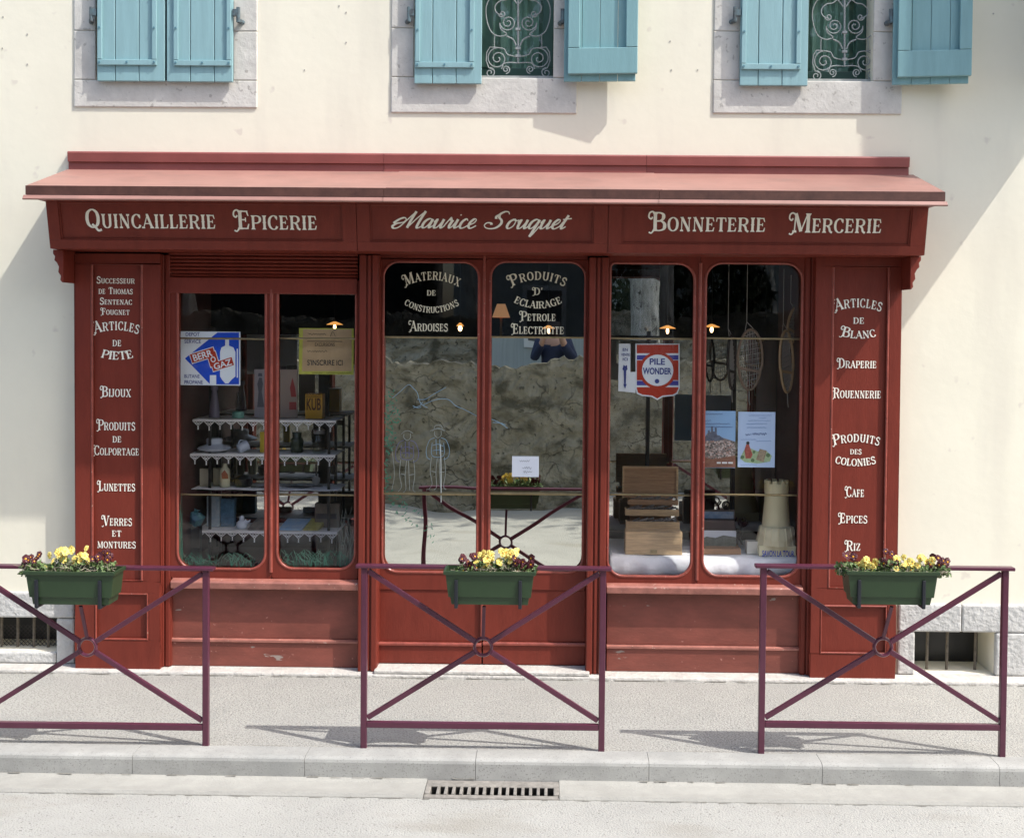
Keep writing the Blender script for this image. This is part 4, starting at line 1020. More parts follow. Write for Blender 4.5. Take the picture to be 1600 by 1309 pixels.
# tiered stand
zsh = [at(413, p, .50).z for p in (655, 709, 764, 829)]; YS0, YS1 = .50, .88
sx0, sx1 = at(302, 700, YS0).x, at(525, 700, YS0).x
st = thing('display_stand', 'dark four-tier display stand behind the left window', 'shelf', ((sx0+sx1)/2, .7, zfl))
for z in zsh: MB().box(sx0+.02, sx1-.02, YS0+.012, YS1, z-.018, z-.006).build('shelf', BLACK, st, bevel=.002)
for x in (sx0+.10, sx1-.06):
    for y in (YS0+.06, YS1-.05): MB().box(x-.009, x+.009, y-.009, y+.009, zfl+.001, zsh[0]-.019).build('upright', BLACK, st)
def lace_cloth(z, x0, x1, label, edge=True):
    mb = MB(); n = 24; P = []
    for i in range(n+1):
        x = x0+(x1-x0)*i/n
        for j, y in enumerate((YS0, YS0+.13, YS1)): P.append((x, y, z-.004+.002*math.sin(i*1.1+j)))
    mb.add(P, [(i*3+j, i*3+j+3, i*3+j+4, i*3+j+1) for i in range(n) for j in range(2)])
    o = mb.build('lace_cloth' if edge else 'paper_liner', LACEM if edge else WHITE); so = o.modifiers.new('s', 'SOLIDIFY'); so.thickness = .003; so.offset = -1
    tag(o, label, 'lace cloth' if edge else 'shelf paper')
    e = MB()
    if edge:
        m_ = 13; wv = (x1-x0)/m_
        for i in range(m_):
            a = x0+wv*i; y = YS0-.003+.004*math.sin(i*2.); zt = z-.006; h = .044+.006*math.sin(i*1.7)
            def L(p, q, r=.0016): e.tube([(p[0], y, p[1]), (q[0], y-.001, q[1])], r, 4)
            c = a+wv/2
            e.box(a, a+wv, y-.001, y+.002, zt-.012, zt+.002)
            L((a,zt-.010),(c,zt-h),.0024); L((a+wv,zt-.010),(c,zt-h),.0024)
            for k in (1,2,3):
                f = k/4; L((a+wv*f*.5, zt-.010-(h-.010)*f), (a+wv*(.5+f*.5), zt-.010-(h-.010)*(1-f))); L((a+wv*f, zt-.010), (a+wv*f*.5, zt-.010-(h-.010)*f)); L((a+wv*(1-f), zt-.010), (a+wv*(1-f*.5), zt-.010-(h-.010)*f))
            e.tube([(c,y,zt-h),(c,y,zt-h-.007),(c,y,zt-h-.012),(c,y,zt-h-.026)], [.003,.006,.004,.0055], 6)
        e.build('crochet_edge', LACEM, o)
    return o
xa = lambda p: at(p, 700, YS0).x
lace_cloth(zsh[0], xa(301), xa(525), 'white crochet-edged cloth on the top tier of the stand')
lace_cloth(zsh[1], xa(296), xa(524), 'white crochet-edged cloth on the second tier of the stand')
lace_cloth(zsh[2], xa(299), xa(528), 'plain white paper lining the third tier of the stand', False)
lace_cloth(zsh[3], xa(303), xa(528), 'white crochet-edged cloth on the bottom tier of the stand')
def base(px, tier, Y=.62): q = at(px, 700, Y); return q.x, Y, zsh[tier]
def lathe_thing(name, label, cat, px, tier, prof, m, Y=.62, n=20):
    x, y, z = base(px, tier, Y); t = thing(name, label, cat, (x, y, z)); k = sc(Y)
    MB().lathe([(r*k, h*k) for r, h in prof], (x, y, z), n).build('body', m, t, smooth=True); return t, x, y, z, k
def box_thing(name, label, cat, px0, px1, h, tier, m, Y=.62, dp=.05, rot=0.):
    x0, x1 = at(px0, 700, Y).x, at(px1, 700, Y).x; z = zsh[tier]; k = sc(Y); t = thing(name, label, cat, ((x0+x1)/2, Y, z))
    MB().box(x0, x1, Y, Y+dp, z, z+h*k).build('body', m, t, bevel=.002); return t, x0, x1, z, k
MAUVE = pm('mauve_glass', (.16,.14,.20), rough=.25); MINT = pm('mint_enamel', (.22,.52,.42), rough=.3); PORC = pm('porcelain', (.55,.60,.68), rough=.2); OLIVEG = pm('olive_glass', (.02,.035,.02), rough=.12); CLEARG = glass_mat('jar_glass', (.80,.84,.82)); CARD = pm('beige_carton', (.45,.40,.29)); PAPERP = pm('pinkish_paper', (.42,.33,.28))
lathe_thing('candlestick', 'mauve candlestick on the top tier below the gas sign', 'candlestick', 335, 0, [(9,0),(9,3),(8,6),(7,20),(5,34),(4,42),(6,45),(5.5,50)], MAUVE)
t, x, y, z, k = lathe_thing('oil_lamp', 'small oil lamp with mint base on the top tier', 'lamp', 372, 0, [(9,0),(9.5,4),(9,9),(6,10.5)], MINT)
MB().lathe([(3*k,10.5*k),(4*k,15*k),(5.5*k,21*k),(4*k,28*k),(2.6*k,40*k)], (x,y,z), 14).build('chimney', CLEARG, t, smooth=True)
t, x0, x1, z, k = box_thing('booklet', 'pale booklet with a dressed figure on the top tier', 'book', 397, 415, 76, 0, pm('grey_cover', (.42,.40,.44)), .66, .012)
ppoly(t, 'figure_print', [[(405,590),(409,590),(411,600),(409,612),(413,636),(402,636),(404,612),(402,600)],[(404,583),(409,583),(410,588),(403,588)]], .66, pm('slate_print', (.12,.13,.17)))
box_thing('book', 'thin white book leaning by the middle bar of the left window', 'book', 421, 436, 78, 0, pm('white_cover', (.55,.54,.55)), .70, .02)
t, x0, x1, z, k = box_thing('book', 'upright beige book with red print on the top tier', 'book', 437, 464, 76, 0, PAPERP, .66, .02)
ppoly(t, 'red_print', [[(457,590),(461,605),(463,620),(455,620),(453,606)],[(452,628),(463,628),(463,640),(452,640)]], .66, pm('red_ink', (.40,.06,.06)))
t, x0, x1, z, k = box_thing('tin', 'square yellow stock cube tin with brown letters on the top tier', 'tin', 476.5, 503.5, 39, 0, pm('yellow_tin', (.62,.33,.025), rough=.35), .60, .10)
q0, q1 = (at(490,630,.60).z), 0
BR = pm('brown_ink', (.10,.03,.01)); font_text(t, 'KUB', 479, 501.5, 622, 641, .598, BR, bold=.02); font_text(t, 'BOUILLON', 479, 501, 614.5, 619, .598, BR); ppoly(t, 'print_border', [[(477.5,620),(502.5,620),(502.5,620.8),(477.5,620.8)],[(477.5,612.5),(502.5,612.5),(502.5,613.3),(477.5,613.3)]], .60, BR)
lathe_thing('porcelain_dish', 'wide white porcelain dish with raised top on the second tier', 'dish', 335, 1, [(12,0),(24,3),(27,6),(22,9),(14,11),(12,13),(13,18),(12,21),(9,22)], PORC, .62, 28)
x, y, z = base(380, 1, .60); t = thing('mug', 'white mug lying on its side on the second tier', 'mug', (x, y, z)); k = sc(.6); mb = MB()
mb.lathe([(6*k,-9*k),(7.5*k,-8*k),(8.5*k,8*k),(8.0*k,8*k),(7*k,-7*k)], (0,0,0), 18); Rm = Euler((0, 1.15, .5)).to_matrix(); mb.v = [tuple(Rm @ Vector(v)+Vector((x, y, z+8.6*k))) for v in mb.v]; mb.build('body', PORC, t, smooth=True)
hd = MB(); hd.tube([Rm @ Vector((-7.5*k-4*k*math.sin(PI*i/8), 0, (-5+10*i/8)*k))+Vector((x,y,z+8.6*k)) for i in range(9)], 1.0*k, 6); hd.build('handle', PORC, t, smooth=True)
box_thing('packet', 'narrow yellow packet by the middle bar on the second tier', 'packet', 406, 416, 32, 1, pm('yellow_card', (.55,.40,.02)), .60, .04)
lathe_thing('jar', 'dark olive green jar on the second tier', 'jar', 464, 1, [(9,0),(10,2),(10.5,18),(9,22),(7,24),(7.5,31),(7,32)], OLIVEG)
t, x, y, z, k = lathe_thing('jar', 'clear glass jar with lid on the second tier', 'jar', 499, 1, [(10,0),(11,2),(11,26),(9,29),(8,30)], CLEARG)
MB().lathe([(9*k,30*k),(9.4*k,31*k),(9.4*k,36*k),(6*k,38*k)], (x,y,z), 16).build('lid', pm('grey_lid', (.16,.17,.17), rough=.3), t, smooth=True)
box_thing('carton', 'tall beige carton at the left of the third tier', 'carton', 312, 327, 28, 2, CARD, .60, .05)
box_thing('carton', 'narrow dull carton beside the labelled bottle on the third tier', 'carton', 333, 343, 28, 2, pm('dull_carton', (.30,.27,.18)), .64, .05)
t, x, y, z, k = lathe_thing('bottle', 'flat bottle with a picture label on the third tier', 'bottle', 351.5, 2, [(7.5,0),(8,1),(8,27),(4,31),(3.5,37)], pm('cream_label', (.55,.53,.36), rough=.35), .60)
ppoly(t, 'picture_label', [[(346,740),(351,734),(356,741),(357,748),(347,748)]], .60-8*sc(.6), pm('label_red', (.30,.09,.04))); 
t, x, y, z, k = lathe_thing('pot', 'black cooking pot on the third tier', 'pot', 380, 2, [(12,0),(14,2),(14.5,12),(15,13),(13,13),(8,16),(2,18)], BLACK, .64)
t = thing('scissors', 'dark scissors lying on the third tier', 'scissors', base(405, 2, .56)); x, y, z = base(405, 2, .56); mb = MB()
mb.tube([(x-.06,y,z+.006),(x+.03,y+.02,z+.006)], .004, 6); mb.tube([(x-.06,y+.02,z+.006),(x+.03,y,z+.006)], .004, 6); mb.build('blades', BLACK, t)
mb = MB(); [mb.tube([(x+.05+.02*math.cos(2*PI*i/12), y+dy+.012*math.sin(2*PI*i/12), z+.006) for i in range(12)], .0035, 6, closed=True) for dy in (-.006,.026)]; mb.build('grips', BLACK, t)
t = thing('hand_tool', 'small dark pruning tool lying on the third tier', 'tool', base(462, 2, .58)); x, y, z = base(462, 2, .58)
MB().tube([(x-.10,y,z+.008),(x-.02,y+.01,z+.010),(x+.04,y,z+.008),(x+.13,y-.01,z+.012)], [.004,.009,.010,.004], 8).build('handle', BLACK, t, smooth=True)
MB().tube([(x+.12,y-.01,z+.012),(x+.16,y,z+.014),(x+.19,y+.02,z+.010)], [.006,.006,.002], 6).build('blade', IRON, t)
t = thing('trowel', 'grey round-bladed trowel standing at the back of the third tier', 'trowel', base(494, 2, .66)); x, y, z = base(494, 2, .66); k = sc(.66)
MB().prism([(x-6*k,z+8*k),(x-3*k,z+1*k),(x+3*k,z+1*k),(x+6*k,z+8*k),(x+6*k,z+14*k),(x,z+17*k),(x-6*k,z+14*k)], y, y+.006).build('blade', pm('steel_grey', (.24,.23,.21), rough=.4), t)
MB().tube([(x,y+.003,z+17*k),(x,y+.003,z+36*k)], .006, 8).build('handle', BLACK, t)
BLP = pm('blue_packet', (.20,.29,.36), var=.5, vscale=24, col2=(.45,.47,.48))
box_thing('packet', 'tall pale blue packet at the left of the bottom tier', 'packet', 323, 343, 48, 3, BLP, .64, .06)
box_thing('packet', 'darker blue packet second on the bottom tier', 'packet', 345, 366, 44, 3, pm('deep_blue_packet', (.07,.15,.23), var=.4, vscale=24), .66, .06)
t, x, y, z, k = lathe_thing('figurine', 'small white bird figurine on the bottom tier', 'figurine', 378, 3, [(6,0),(8,2),(9,6),(7,11),(3.5,13),(4,17),(3,20),(1,21)], PORC, .58)
MB().tube([(x+.02,y,z+.05),(x+.045,y,z+.045),(x+.06,y,z+.06)], [.018,.012,.004], 8).build('tail', PORC, t, smooth=True)
def flat_mag(label, px0, px1, tier, m, Y=.53):
    x0, x1 = at(px0,700,Y).x, at(px1,700,Y).x; z = zsh[tier]; t = thing('magazine', label, 'magazine', ((x0+x1)/2, Y+.1, z))
    MB().add([(x0,Y,z),(x1,Y,z),(x1+.03,Y+.2,z+.012),(x0+.02,Y+.2,z+.012),(x0,Y,z+.008),(x1,Y,z+.008),(x1+.03,Y+.2,z+.055),(x0+.02,Y+.2,z+.055)], [(3,2,1,0),(4,5,6,7),(0,1,5,4),(1,2,6,5),(2,3,7,6),(3,0,4,7)]).build('cover', m, t, bevel=.001)
flat_mag('light blue magazine lying on the bottom tier', 436, 472, 3, pm('sky_print', (.22,.42,.66), var=.3, vscale=14, col2=(.50,.58,.62)))
flat_mag('yellow leaflet lying beside the blue magazine on the bottom tier', 474, 497, 3, pm('yellow_print', (.52,.46,.14), var=.3, vscale=16))
flat_mag('brown leaflet lying left of the middle bar on the bottom tier', 387, 414, 3, pm('brown_print', (.20,.17,.14), var=.5, vscale=20))
t, x0, x1, z, k = box_thing('paper_bag', 'upright brown paper bag at the right of the bottom tier', 'bag', 492, 531, 38, 3, pm('kraft_paper', (.19,.15,.11), var=.3, vscale=8, bump=.01, bscale=14), .66, .08)
MB().box(x0+.01, x1-.02, .655, .66, z+14*k, z+22*k).build('label', pm('dark_label', (.07,.06,.055)), t)
x = at(304, 800, .4).x; t = thing('pouch', 'crumpled blue and green pouch at the left end of the stand', 'bag', (x, .45, zfl)); k = sc(.45)
zb_ = at(304, 822, .45).z
mb = MB(); mb.lathe([(4*k,0),(10*k,3*k),(12*k,12*k),(8*k,20*k),(3*k,24*k),(5*k,27*k)], (x, .45, zb_), 12); mb.v = [(v[0]+.008*math.sin(v[2]*90), v[1], v[2]+.01*math.sin(v[0]*80)) for v in mb.v]; mb.build('body', pm('blue_green_cloth', (.03,.07,.20), var=.6, vscale=9, col2=(.06,.20,.17)), t)
MB().box(x-.03, x+.03, .42, .48, zfl+.001, zb_+.002).build('stand_block', BLACK, t)

# ================================================================== THINGS IN THE RIGHT WINDOW
# draped white cloth over a low plinth
zc = at(1100, 871, .10).z
def drape(x0, x1, label):
    mb = MB(); n = 60; rows = []
    for i in range(n+1):
        u = i/n; x = x0+(x1-x0)*u; f = .008*math.sin(u*23)+.006*math.sin(u*47+1)+.01*math.sin(u*9)
        rows.append([(x, .80, zc), (x, .40, zc+.004*math.sin(u*17)), (x, .125, zc+.003*math.sin(u*21)), (x, .105+f*.3, zc-.012), (x, .09+f, zc-.05), (x, .085+f*1.3, zfr+.002)])
    vs = [p for r in rows for p in r]; mb.add(vs, [(i*6+j, i*6+j+1, i*6+6+j+1, i*6+6+j) for i in range(n) for j in range(5)])
    o = mb.build('white_cloth', WHITE, smooth=True); so = o.modifiers.new('s','SOLIDIFY'); so.thickness = .004
    return tag(o, label, 'cloth')
drape(at(953,880,.1).x, at(1250,880,.1).x, 'white cloth draped over the floor of the right window')
WOOD = pm('pale_worn_wood', (.50,.35,.19), var=.3, vscale=7, stretch=(1,6,12), rough=.7); WOODD = pm('brown_wood', (.34,.20,.105), var=.3, vscale=7, stretch=(1,6,12), rough=.7); TOOLS = pm('jumble_of_tools', (.10,.095,.09), var=.8, vscale=60, col2=(.34,.31,.27), bump=.02, bscale=60)
t = thing('tool_chest', 'open wooden tool chest with stepped trays in the right window', 'tool chest', (at(1018,872,.3).x, .3, zc))
a, b, c, d = rect(977, 831, 1066, 872, .16); c = zc+.004
mb = MB(); mb.box(a, b, .16, .30, c, d); mb.build('body', WOOD, t, bevel=.004)
fg = MB(); fg.box((a+b)/2-.022, (a+b)/2+.022, .154, .1595, c+.012, c+.034); fg.build('clasp', BRASS, t)
zz = d
for (pa, pb, pt, pbm, Yt, m_) in ((978,1062,806,830,.30,WOOD),(977,1061,790,806,.38,WOOD),(981,1060,776,789,.46,WOODD)):
    a, b, c2, d2 = rect(pa, pt, pb, pbm, Yt); mb = MB(); h = d2-c2
    mb.box(a, b, Yt, Yt+.012, c2, c2+h*.62); mb.box(a, a+.012, Yt+.0125, Yt+.10, c2, c2+h*.62); mb.box(b-.012, b, Yt+.0125, Yt+.10, c2, c2+h*.62); mb.box(a+.0125, b-.0125, Yt+.0125, Yt+.10, c2, c2+.008)
    tr = mb.build('tray', m_, t, bevel=.002)
    mb = MB()
    for i in range(13):
        x = a+.03+(b-a-.06)*random.random(); l = random.uniform(.02,.06); mb.tube([(max(a+.015,x-l), Yt+random.uniform(.02,.09), c2+h*.5), (min(b-.015,x+l), Yt+random.uniform(.02,.09), c2+h*random.uniform(.6,.95))], random.uniform(.003,.008), 6)
    mb.build('tools', TOOLS, tr)
a, b, c, d = rect(973, 729, 1059, 778, .56); mb = MB(); mb.box(a, b, .572, .585, c, d); lid = mb.build('lid', WOODD, t, bevel=.002)
mb = MB(); mb.box(a-.002, b+.002, .555, .571, d-.012, d+.002); mb.box(a-.002, a+.010, .555, .571, c, d-.0125); mb.box(b-.010, b+.002, .555, .571, c, d-.0125); mb.build('lid_frame', WOOD, lid)
MB().box(a+.03, b-.03, .40, .585, zc+.004, zz+.02).build('back_box', WOODD, t, bevel=.003)
MB().box(a+.05, b-.05, .50, .585, zz+.0205, c).build('lid_support', WOODD, t)
# castle tower of soap
SOAP = pm('cream_soap', (.74,.68,.43), rough=.45); Yt = .26; c = at(1208, 873, Yt); k = sc(Yt); zt0 = zc+.004
t = thing('soap_tower', 'cream castle tower made of soap on a lettered base', 'soap', (c.x, Yt, zt0))
a, b, c1, d1 = rect(1186, 853, 1244, 872, Yt-.10); MB().box(a, b, Yt-.10, Yt+.12, zt0, d1).build('base', SOAP, t, bevel=.004)
tw = at(1212, 853, Yt); hk = lambda p: (853-p)*k
MB().lathe([(31*k,0),(30*k,hk(846)),(27.5*k,hk(833)),(26*k,hk(826)),(22*k,hk(824)),(21*k,hk(815)),(19*k,hk(790)),(18*k,hk(776)),(18.5*k,hk(774)),(19*k,hk(772)),(19*k,hk(758)),(14*k,hk(758)),(14*k,hk(764))], (tw.x, Yt, d1), 28).build('tower', SOAP, t, smooth=True)
mb = MB()
for i in range(9):
    an = 2*PI*i/9+.2; mb.obox((tw.x+16.4*k*math.cos(an), Yt+16.4*k*math.sin(an), d1+hk(758)+2.0*k), Matrix.Rotation(an, 3, 'Z'), 2.4*k, 3.6*k, 2.6*k)
mb.build('battlements', SOAP, t, bevel=.003)
mb = MB()
for i in range(7): 
    an = -PI/2+(i-3)*.42; mb.tube([(tw.x+29.5*k*math.cos(an), Yt+29.5*k*math.sin(an), d1), (tw.x+25*k*math.cos(an), Yt+25*k*math.sin(an), d1+hk(826))], 2.2*k, 6)
mb.build('buttress', SOAP, t, smooth=True)
font_text(t, 'SAVON LA TOUR', 1191, 1241, 860, 869.5, Yt-.1015, EB, bold=.015)
t = thing('soap_carton', 'white carton beside the cream soap tower', 'carton', (at(1177,873,.22).x, .22, zc)); a, b, c1, d1 = rect(1167, 846, 1185, 872, .22); MB().box(a, b, .22, .30, zc+.004, d1).build('body', pm('white_card', (.62,.60,.52)), t, bevel=.003)
PHB = pm('photo_landscape', (.05,.07,.04), var=.7, vscale=26, col2=(.16,.16,.15)); SKYP = pm('pale_print_sky', (.50,.54,.60)); 
t = thing('display_box', 'low wooden display box with a landscape photograph', 'display box', (at(1125,872,.3).x, .3, zc)); a, b, c1, d1 = rect(1092, 857, 1158, 872, .20)
MB().box(a, b, .20, .40, zc+.004, d1).build('body', pm('orange_wood', (.30,.16,.08), var=.25, vscale=6, stretch=(1,5,9)), t, bevel=.003)
a, b, c1, d2 = rect(1094, 829, 1150, 856, .30); MB().box(a, b, .30, .312, d1+.0015, d2).build('picture', SKYP, t); ppoly(t, 'picture_land', [[(1094,842),(1104,838),(1118,840),(1130,836),(1150,839),(1150,855),(1094,855)]], .30, PHB, .002)
t = thing('picture_case', 'brown case with a blue picture in its lid', 'picture case', (at(1120,822,.45).x, .45, zc)); a, b, c1, d1 = rect(1094, 813, 1148, 829, .42)
MB().box(a, b, .42, .52, zc+.004, d1).build('body', pm('grey_brown_wood', (.15,.10,.08)), t, bevel=.003); a, b, c1, d2 = rect(1096, 799, 1146, 813, .48); MB().box(a-.01, b+.01, .482, .495, d1+.0005, d2+.012).build('lid', pm('dark_frame', (.08,.06,.05)), t); MB().box(a, b, .476, .481, d1+.004, d2).build('picture', pm('blue_picture', (.10,.19,.33), var=.4, vscale=12, col2=(.35,.40,.45)), t)
# enamel battery sign
Y = .10
t = thing('enamel_sign', 'red, white and blue enamel battery sign with an arrow', 'enamel sign', (at(1012,622,Y).x, Y, at(1012,622,Y).z))
def pxprism(polys, Y, th): 
    mb = MB(); [mb.prism([(q.x, q.z) for q in (at(a,b,Y) for a, b in p)], Y, Y+th) for p in polys]; return mb
shield = [(993,537),(1062,537),(1062,606),(1059,615),(1052,618.5),(1036,620),(1027,625),(1018,620),(1003,618.5),(995,615),(993,608)]
pxprism([shield], Y, .006).build('plate', EW, t)
ppoly(t, 'red_ground', [[(995,538.5),(1060,538.5),(1060,552),(995,552)],[(995,605),(1060,605),(1060,607),(1057,613.5),(1051,616.5),(1035,618),(1027,622.5),(1019,618),(1004,616.5),(997,613.5),(995,607)]], Y, ER)
ppoly(t, 'blue_bands', [[(995,555),(1060,555),(1060,562),(995,562)],[(995,595),(1060,595),(1060,602),(995,602)]], Y, pm('sign_violet', (.06,.06,.32), rough=.25), .0014)
circ = lambda cx, cy, r, n=28: [(cx+r*math.cos(2*PI*i/n), cy+r*math.sin(2*PI*i/n)) for i in range(n)]
ppoly(t, 'red_disc', [circ(1027.5,578.5,29)], Y, ER, .0022); ppoly(t, 'red_sides', [[(995,563),(1003,563),(1003,594),(995,594)],[(1052,563),(1060,563),(1060,594),(1052,594)]], Y, ER, .0018); ppoly(t, 'white_disc', [circ(1027.5,578.5,24.5)], Y, EW, .0032); ppoly(t, 'dot', [circ(1026.5,595.5,3.6,14)], Y, INK, .0044)
font_text(t, 'PILE', 1015, 1039, 560, 570, Y-.0046, INK, bold=.03); font_text(t, 'WONDER', 1004.5, 1049, 574.5, 585, Y-.0046, INK, bold=.03)
pxprism([[(967,537),(985,537),(985,581),(990,581),(992.9,581),(992.9,614),(987,613),(966,611)]], Y+.001, .006).build('arrow_plate', EW, t)
for tx, a_, b_, c_, d_ in (('EN',973,981,544,548.5),('VENTE',970.5,984,552,556.5),('ICI',973,981,559,563.5)): font_text(t, tx, a_, b_, c_, d_, Y-.002, INK, bold=.015)
ppoly(t, 'arrow', [[(974.5,570),(977,572),(979.5,570),(980.5,577),(978.6,579),(977.9,600),(979.3,600),(976.6,607.5),(974,600),(975.3,600),(974.6,579),(972.6,577)]], Y, INK, .002)
# posters on the glass
t = board('poster', 'blue poster of a hilltop town in the right window', 'poster', 1099, 642, 1149, 731, .05, pm('poster_sky', (.24,.42,.66)), .002)
rg = random.Random(21)
ppoly(t, 'hill_print', [[(1099,686),(1106,676),(1112,674),(1120,679),(1130,684),(1149,690),(1149,727),(1099,727)]], .05, pm('hill_print', (.16,.14,.13), var=.5, vscale=60, col2=(.30,.26,.24)), .0014)
ppoly(t, 'castle_print', [[(1106,680),(1106,672),(1109,672),(1109,676),(1111,676),(1111,666),(1114,666),(1114,674),(1117,674),(1117,668),(1120,668),(1120,681)],[(1099,684),(1104,680),(1124,680),(1132,686),(1118,689),(1101,689)]], .05, pm('castle_print', (.10,.12,.17), var=.5, vscale=40), .0022)
for nm, cl_, n_ in (('pale_house_print', (.58,.50,.46), 95), ('rose_house_print', (.42,.25,.21), 70), ('dark_tree_print', (.07,.07,.06), 60)):
    L_ = []
    for _ in range(n_):
        yy_ = rg.uniform(688, 716); xx_ = rg.uniform(1099.5, 1146.5); w_ = rg.uniform(1.2, 3.2); h_ = rg.uniform(.9, 2.2); L_.append([(xx_,yy_),(min(1149,xx_+w_),yy_-.3),(min(1149,xx_+w_),yy_+h_),(xx_,yy_+h_)])
    MBq = MB()
    for k_, p_ in enumerate(L_): MBq.add([(lambda q: (q.x, .05-.003-.00001*(k_+n_), q.z))(at(a, b, .05)) for a, b in p_], [(0,1,2,3)])
    MBq.build(nm, pm(nm, cl_), t)
ppoly(t, 'rust_foreground', [[(1099,714),(1112,717),(1128,715),(1149,711),(1149,730),(1099,730)]], .05, pm('rust_print', (.17,.055,.035), var=.6, vscale=50, col2=(.26,.14,.09)), .0052)
plines(t, [scribble(1103,1130,647,.8), scribble(1101,1113,657,.8), scribble(1101,1141,662,.8), scribble(1101,1146,667,.8)], .048, INK, .0011, 'small_print'); plines(t, [[(1120,723),(1126,723)],[(1128,723),(1136,723)],[(1138,723),(1145,723)]], .042, PWH, .006, 'white_badge', False)
t = board('poster', 'pale blue invitation poster with a painted scene, right of the town poster', 'poster', 1153, 643.5, 1211, 730, .05, pm('poster_pale', (.42,.55,.76)), .002)
plines(t, [scribble(1170,1207,649,.8), scribble(1186,1197,653,1.), scribble(1169,1205,657,.8), scribble(1166,1200,662,.8), scribble(1167,1198,668,1.2), scribble(1157,1183,686.5,.8), scribble(1182,1205,689,.8), scribble(1157,1183,726,.7)], .048, pm('light_blue_ink', (.10,.20,.45)), .001, 'small_print'); plines(t, [scribble(1176,1198,678,2.2), scribble(1165,1173,679,1.4)], .048, INK, .0014, 'handwriting')
ppoly(t, 'painted_meadow', [[(1156,716),(1162,704),(1172,700),(1184,705),(1196,703),(1206,712),(1203,721),(1184,724),(1164,722)]], .05, pm('meadow_print', (.22,.36,.20), var=.5, vscale=40, col2=(.40,.50,.30)), .0014); ppoly(t, 'painted_figure', [[(1163,703),(1166,694),(1170,693),(1172,700),(1176,710),(1173,716),(1165,716)]], .05, pm('figure_red', (.35,.08,.06), var=.5, vscale=60), .0024); ppoly(t, 'painted_head', [circ(1168.5,692,2.6,10)], .05, BLK, .0032); ppoly(t, 'painted_canvas', [[(1184,716),(1189,704),(1196,706),(1192,718)]], .05, pm('canvas_print', (.42,.34,.24), var=.6, vscale=90, col2=(.2,.15,.1)), .0036); ppoly(t, 'painted_tufts', [circ(1160,714,3,8), circ(1176,719,3,8), circ(1200,711,3.4,8), circ(1178,706,2.4,8)], .05, pm('tuft_print', (.09,.16,.07)), .0020); ppoly(t, 'painted_easel', [[(1181,718),(1187,701),(1198,704),(1193,722)]], .05, pm('easel_brown', (.16,.10,.06), var=.5, vscale=60, col2=(.4,.33,.22)), .0024)
# snowshoes on cords
HOOP = pm('dark_bent_wood', (.22,.15,.10), rough=.5); HOOPP = pm('pale_bent_wood', (.48,.32,.17), rough=.5); CORD = pm('grey_cord', (.34,.31,.27))
def snowshoe(label, px, py, Y, hw, hh, tilt, turn, hoop, cord_top=None):
    c = at(px, py, Y); k = sc(Y); R = Matrix.Rotation(turn, 3, 'Z') @ Matrix.Rotation(tilt, 3, 'Y')
    t = thing('snowshoe', label, 'snowshoe', (c.x, Y, c.z), 'old wooden snowshoes hung in the right window')
    def w3(u, v): return c + R @ Vector((u*hw*k, 0, v*hh*k))
    P = [(math.cos(2*PI*i/36)*(1 if math.sin(2*PI*i/36) > -.2 else .92), math.sin(2*PI*i/36)) for i in range(36)]
    MB().tube([w3(*p) for p in P], .0095, 8, closed=True).build('hoop', hoop, t, smooth=True)
    mb = MB()
    for i in range(-4, 5):
        u = i*.2; h = math.sqrt(max(0, 1-u*u)); mb.tube([w3(u, -h), w3(u*.6, h)], .0022, 4)
    for i in range(-5, 6):
        v = i*.17; h = math.sqrt(max(0, 1-v*v)); mb.tube([w3(-h, v-.08), w3(h, v+.08)], .0022, 4)
    mb.build('lacing', CORD, t)
    MB().bar(w3(-.9, -.28), w3(.9, -.40), .018, .012).build('crossbar', hoop, t)
    MB().tube([w3(0, -1), w3(.02, -1.35), w3(.1, -1.5)], .004, 6).build('strap', CORD, t)
    if cord_top: q = at(px-4, cord_top, Y); MB().tube([w3(-.5,.9), (q.x, Y, w3(0,1.25).z), (q.x, Y, q.z)], .0022, 5).build('cord', CORD, t); MB().tube([w3(.5,.9), (q.x, Y, w3(0,1.25).z)], .0022, 5).build('cord', CORD, t)
snowshoe('snowshoe facing the street on the central hanging cord', 1172, 562, .28, 20, 47, .02, .15, HOOP, 412)
snowshoe('darker snowshoe turned edgeways behind the central one', 1143, 566, .40, 13, 42, -.06, 1.0, pm('black_bent_wood', (.04,.03,.025), rough=.5), 412)
snowshoe('pale-edged snowshoe turned sideways at the right of the window', 1229, 565, .30, 17, 48, -.07, .75, HOOPP, 420)
snowshoe('small pale-edged snowshoe hanging highest at the right', 1240, 508, .42, 12, 28, .22, .6, HOOPP, 430)
# ornamental iron piece and handle seen between case and tower
t = thing('iron_bracket', 'dark scrolled iron bracket standing behind the soap tower', 'bracket', (at(1150,830,.6).x, .6, zc)); mb = MB()
for cx_, cy_, r_ in ((1142,808,9),(1160,815,8),(1152,832,8)): mb.tube([at(cx_+r_*(1-.6*i/24)*math.cos(i*.45), cy_+r_*(1-.6*i/24)*math.sin(i*.45), .6) for i in range(25)], .006, 6)
mb.tube([at(1134,800,.6), at(1146,816,.6), at(1152,840,.6), at(1150,871,.6)], .008, 6); mb.tube([at(1160,815,.6), at(1154,834,.6), at(1166,871,.6)], .008, 6); mb.build('scrollwork', pm('brown_iron', (.07,.045,.04)), t, smooth=True)

# card on the door glass
t = board('card', 'small white handwritten card on the right door pane', 'card', 800, 713, 842, 745, .012, pm('white_paper', (.72,.76,.84)), .002)
plines(t, [scribble(812,828,720,1.6,1.6), scribble(816,832,731,2.4,2), scribble(818,833,737,2.2,1.8)], .010, pm('pencil', (.12,.13,.17)), .0009, 'handwriting')

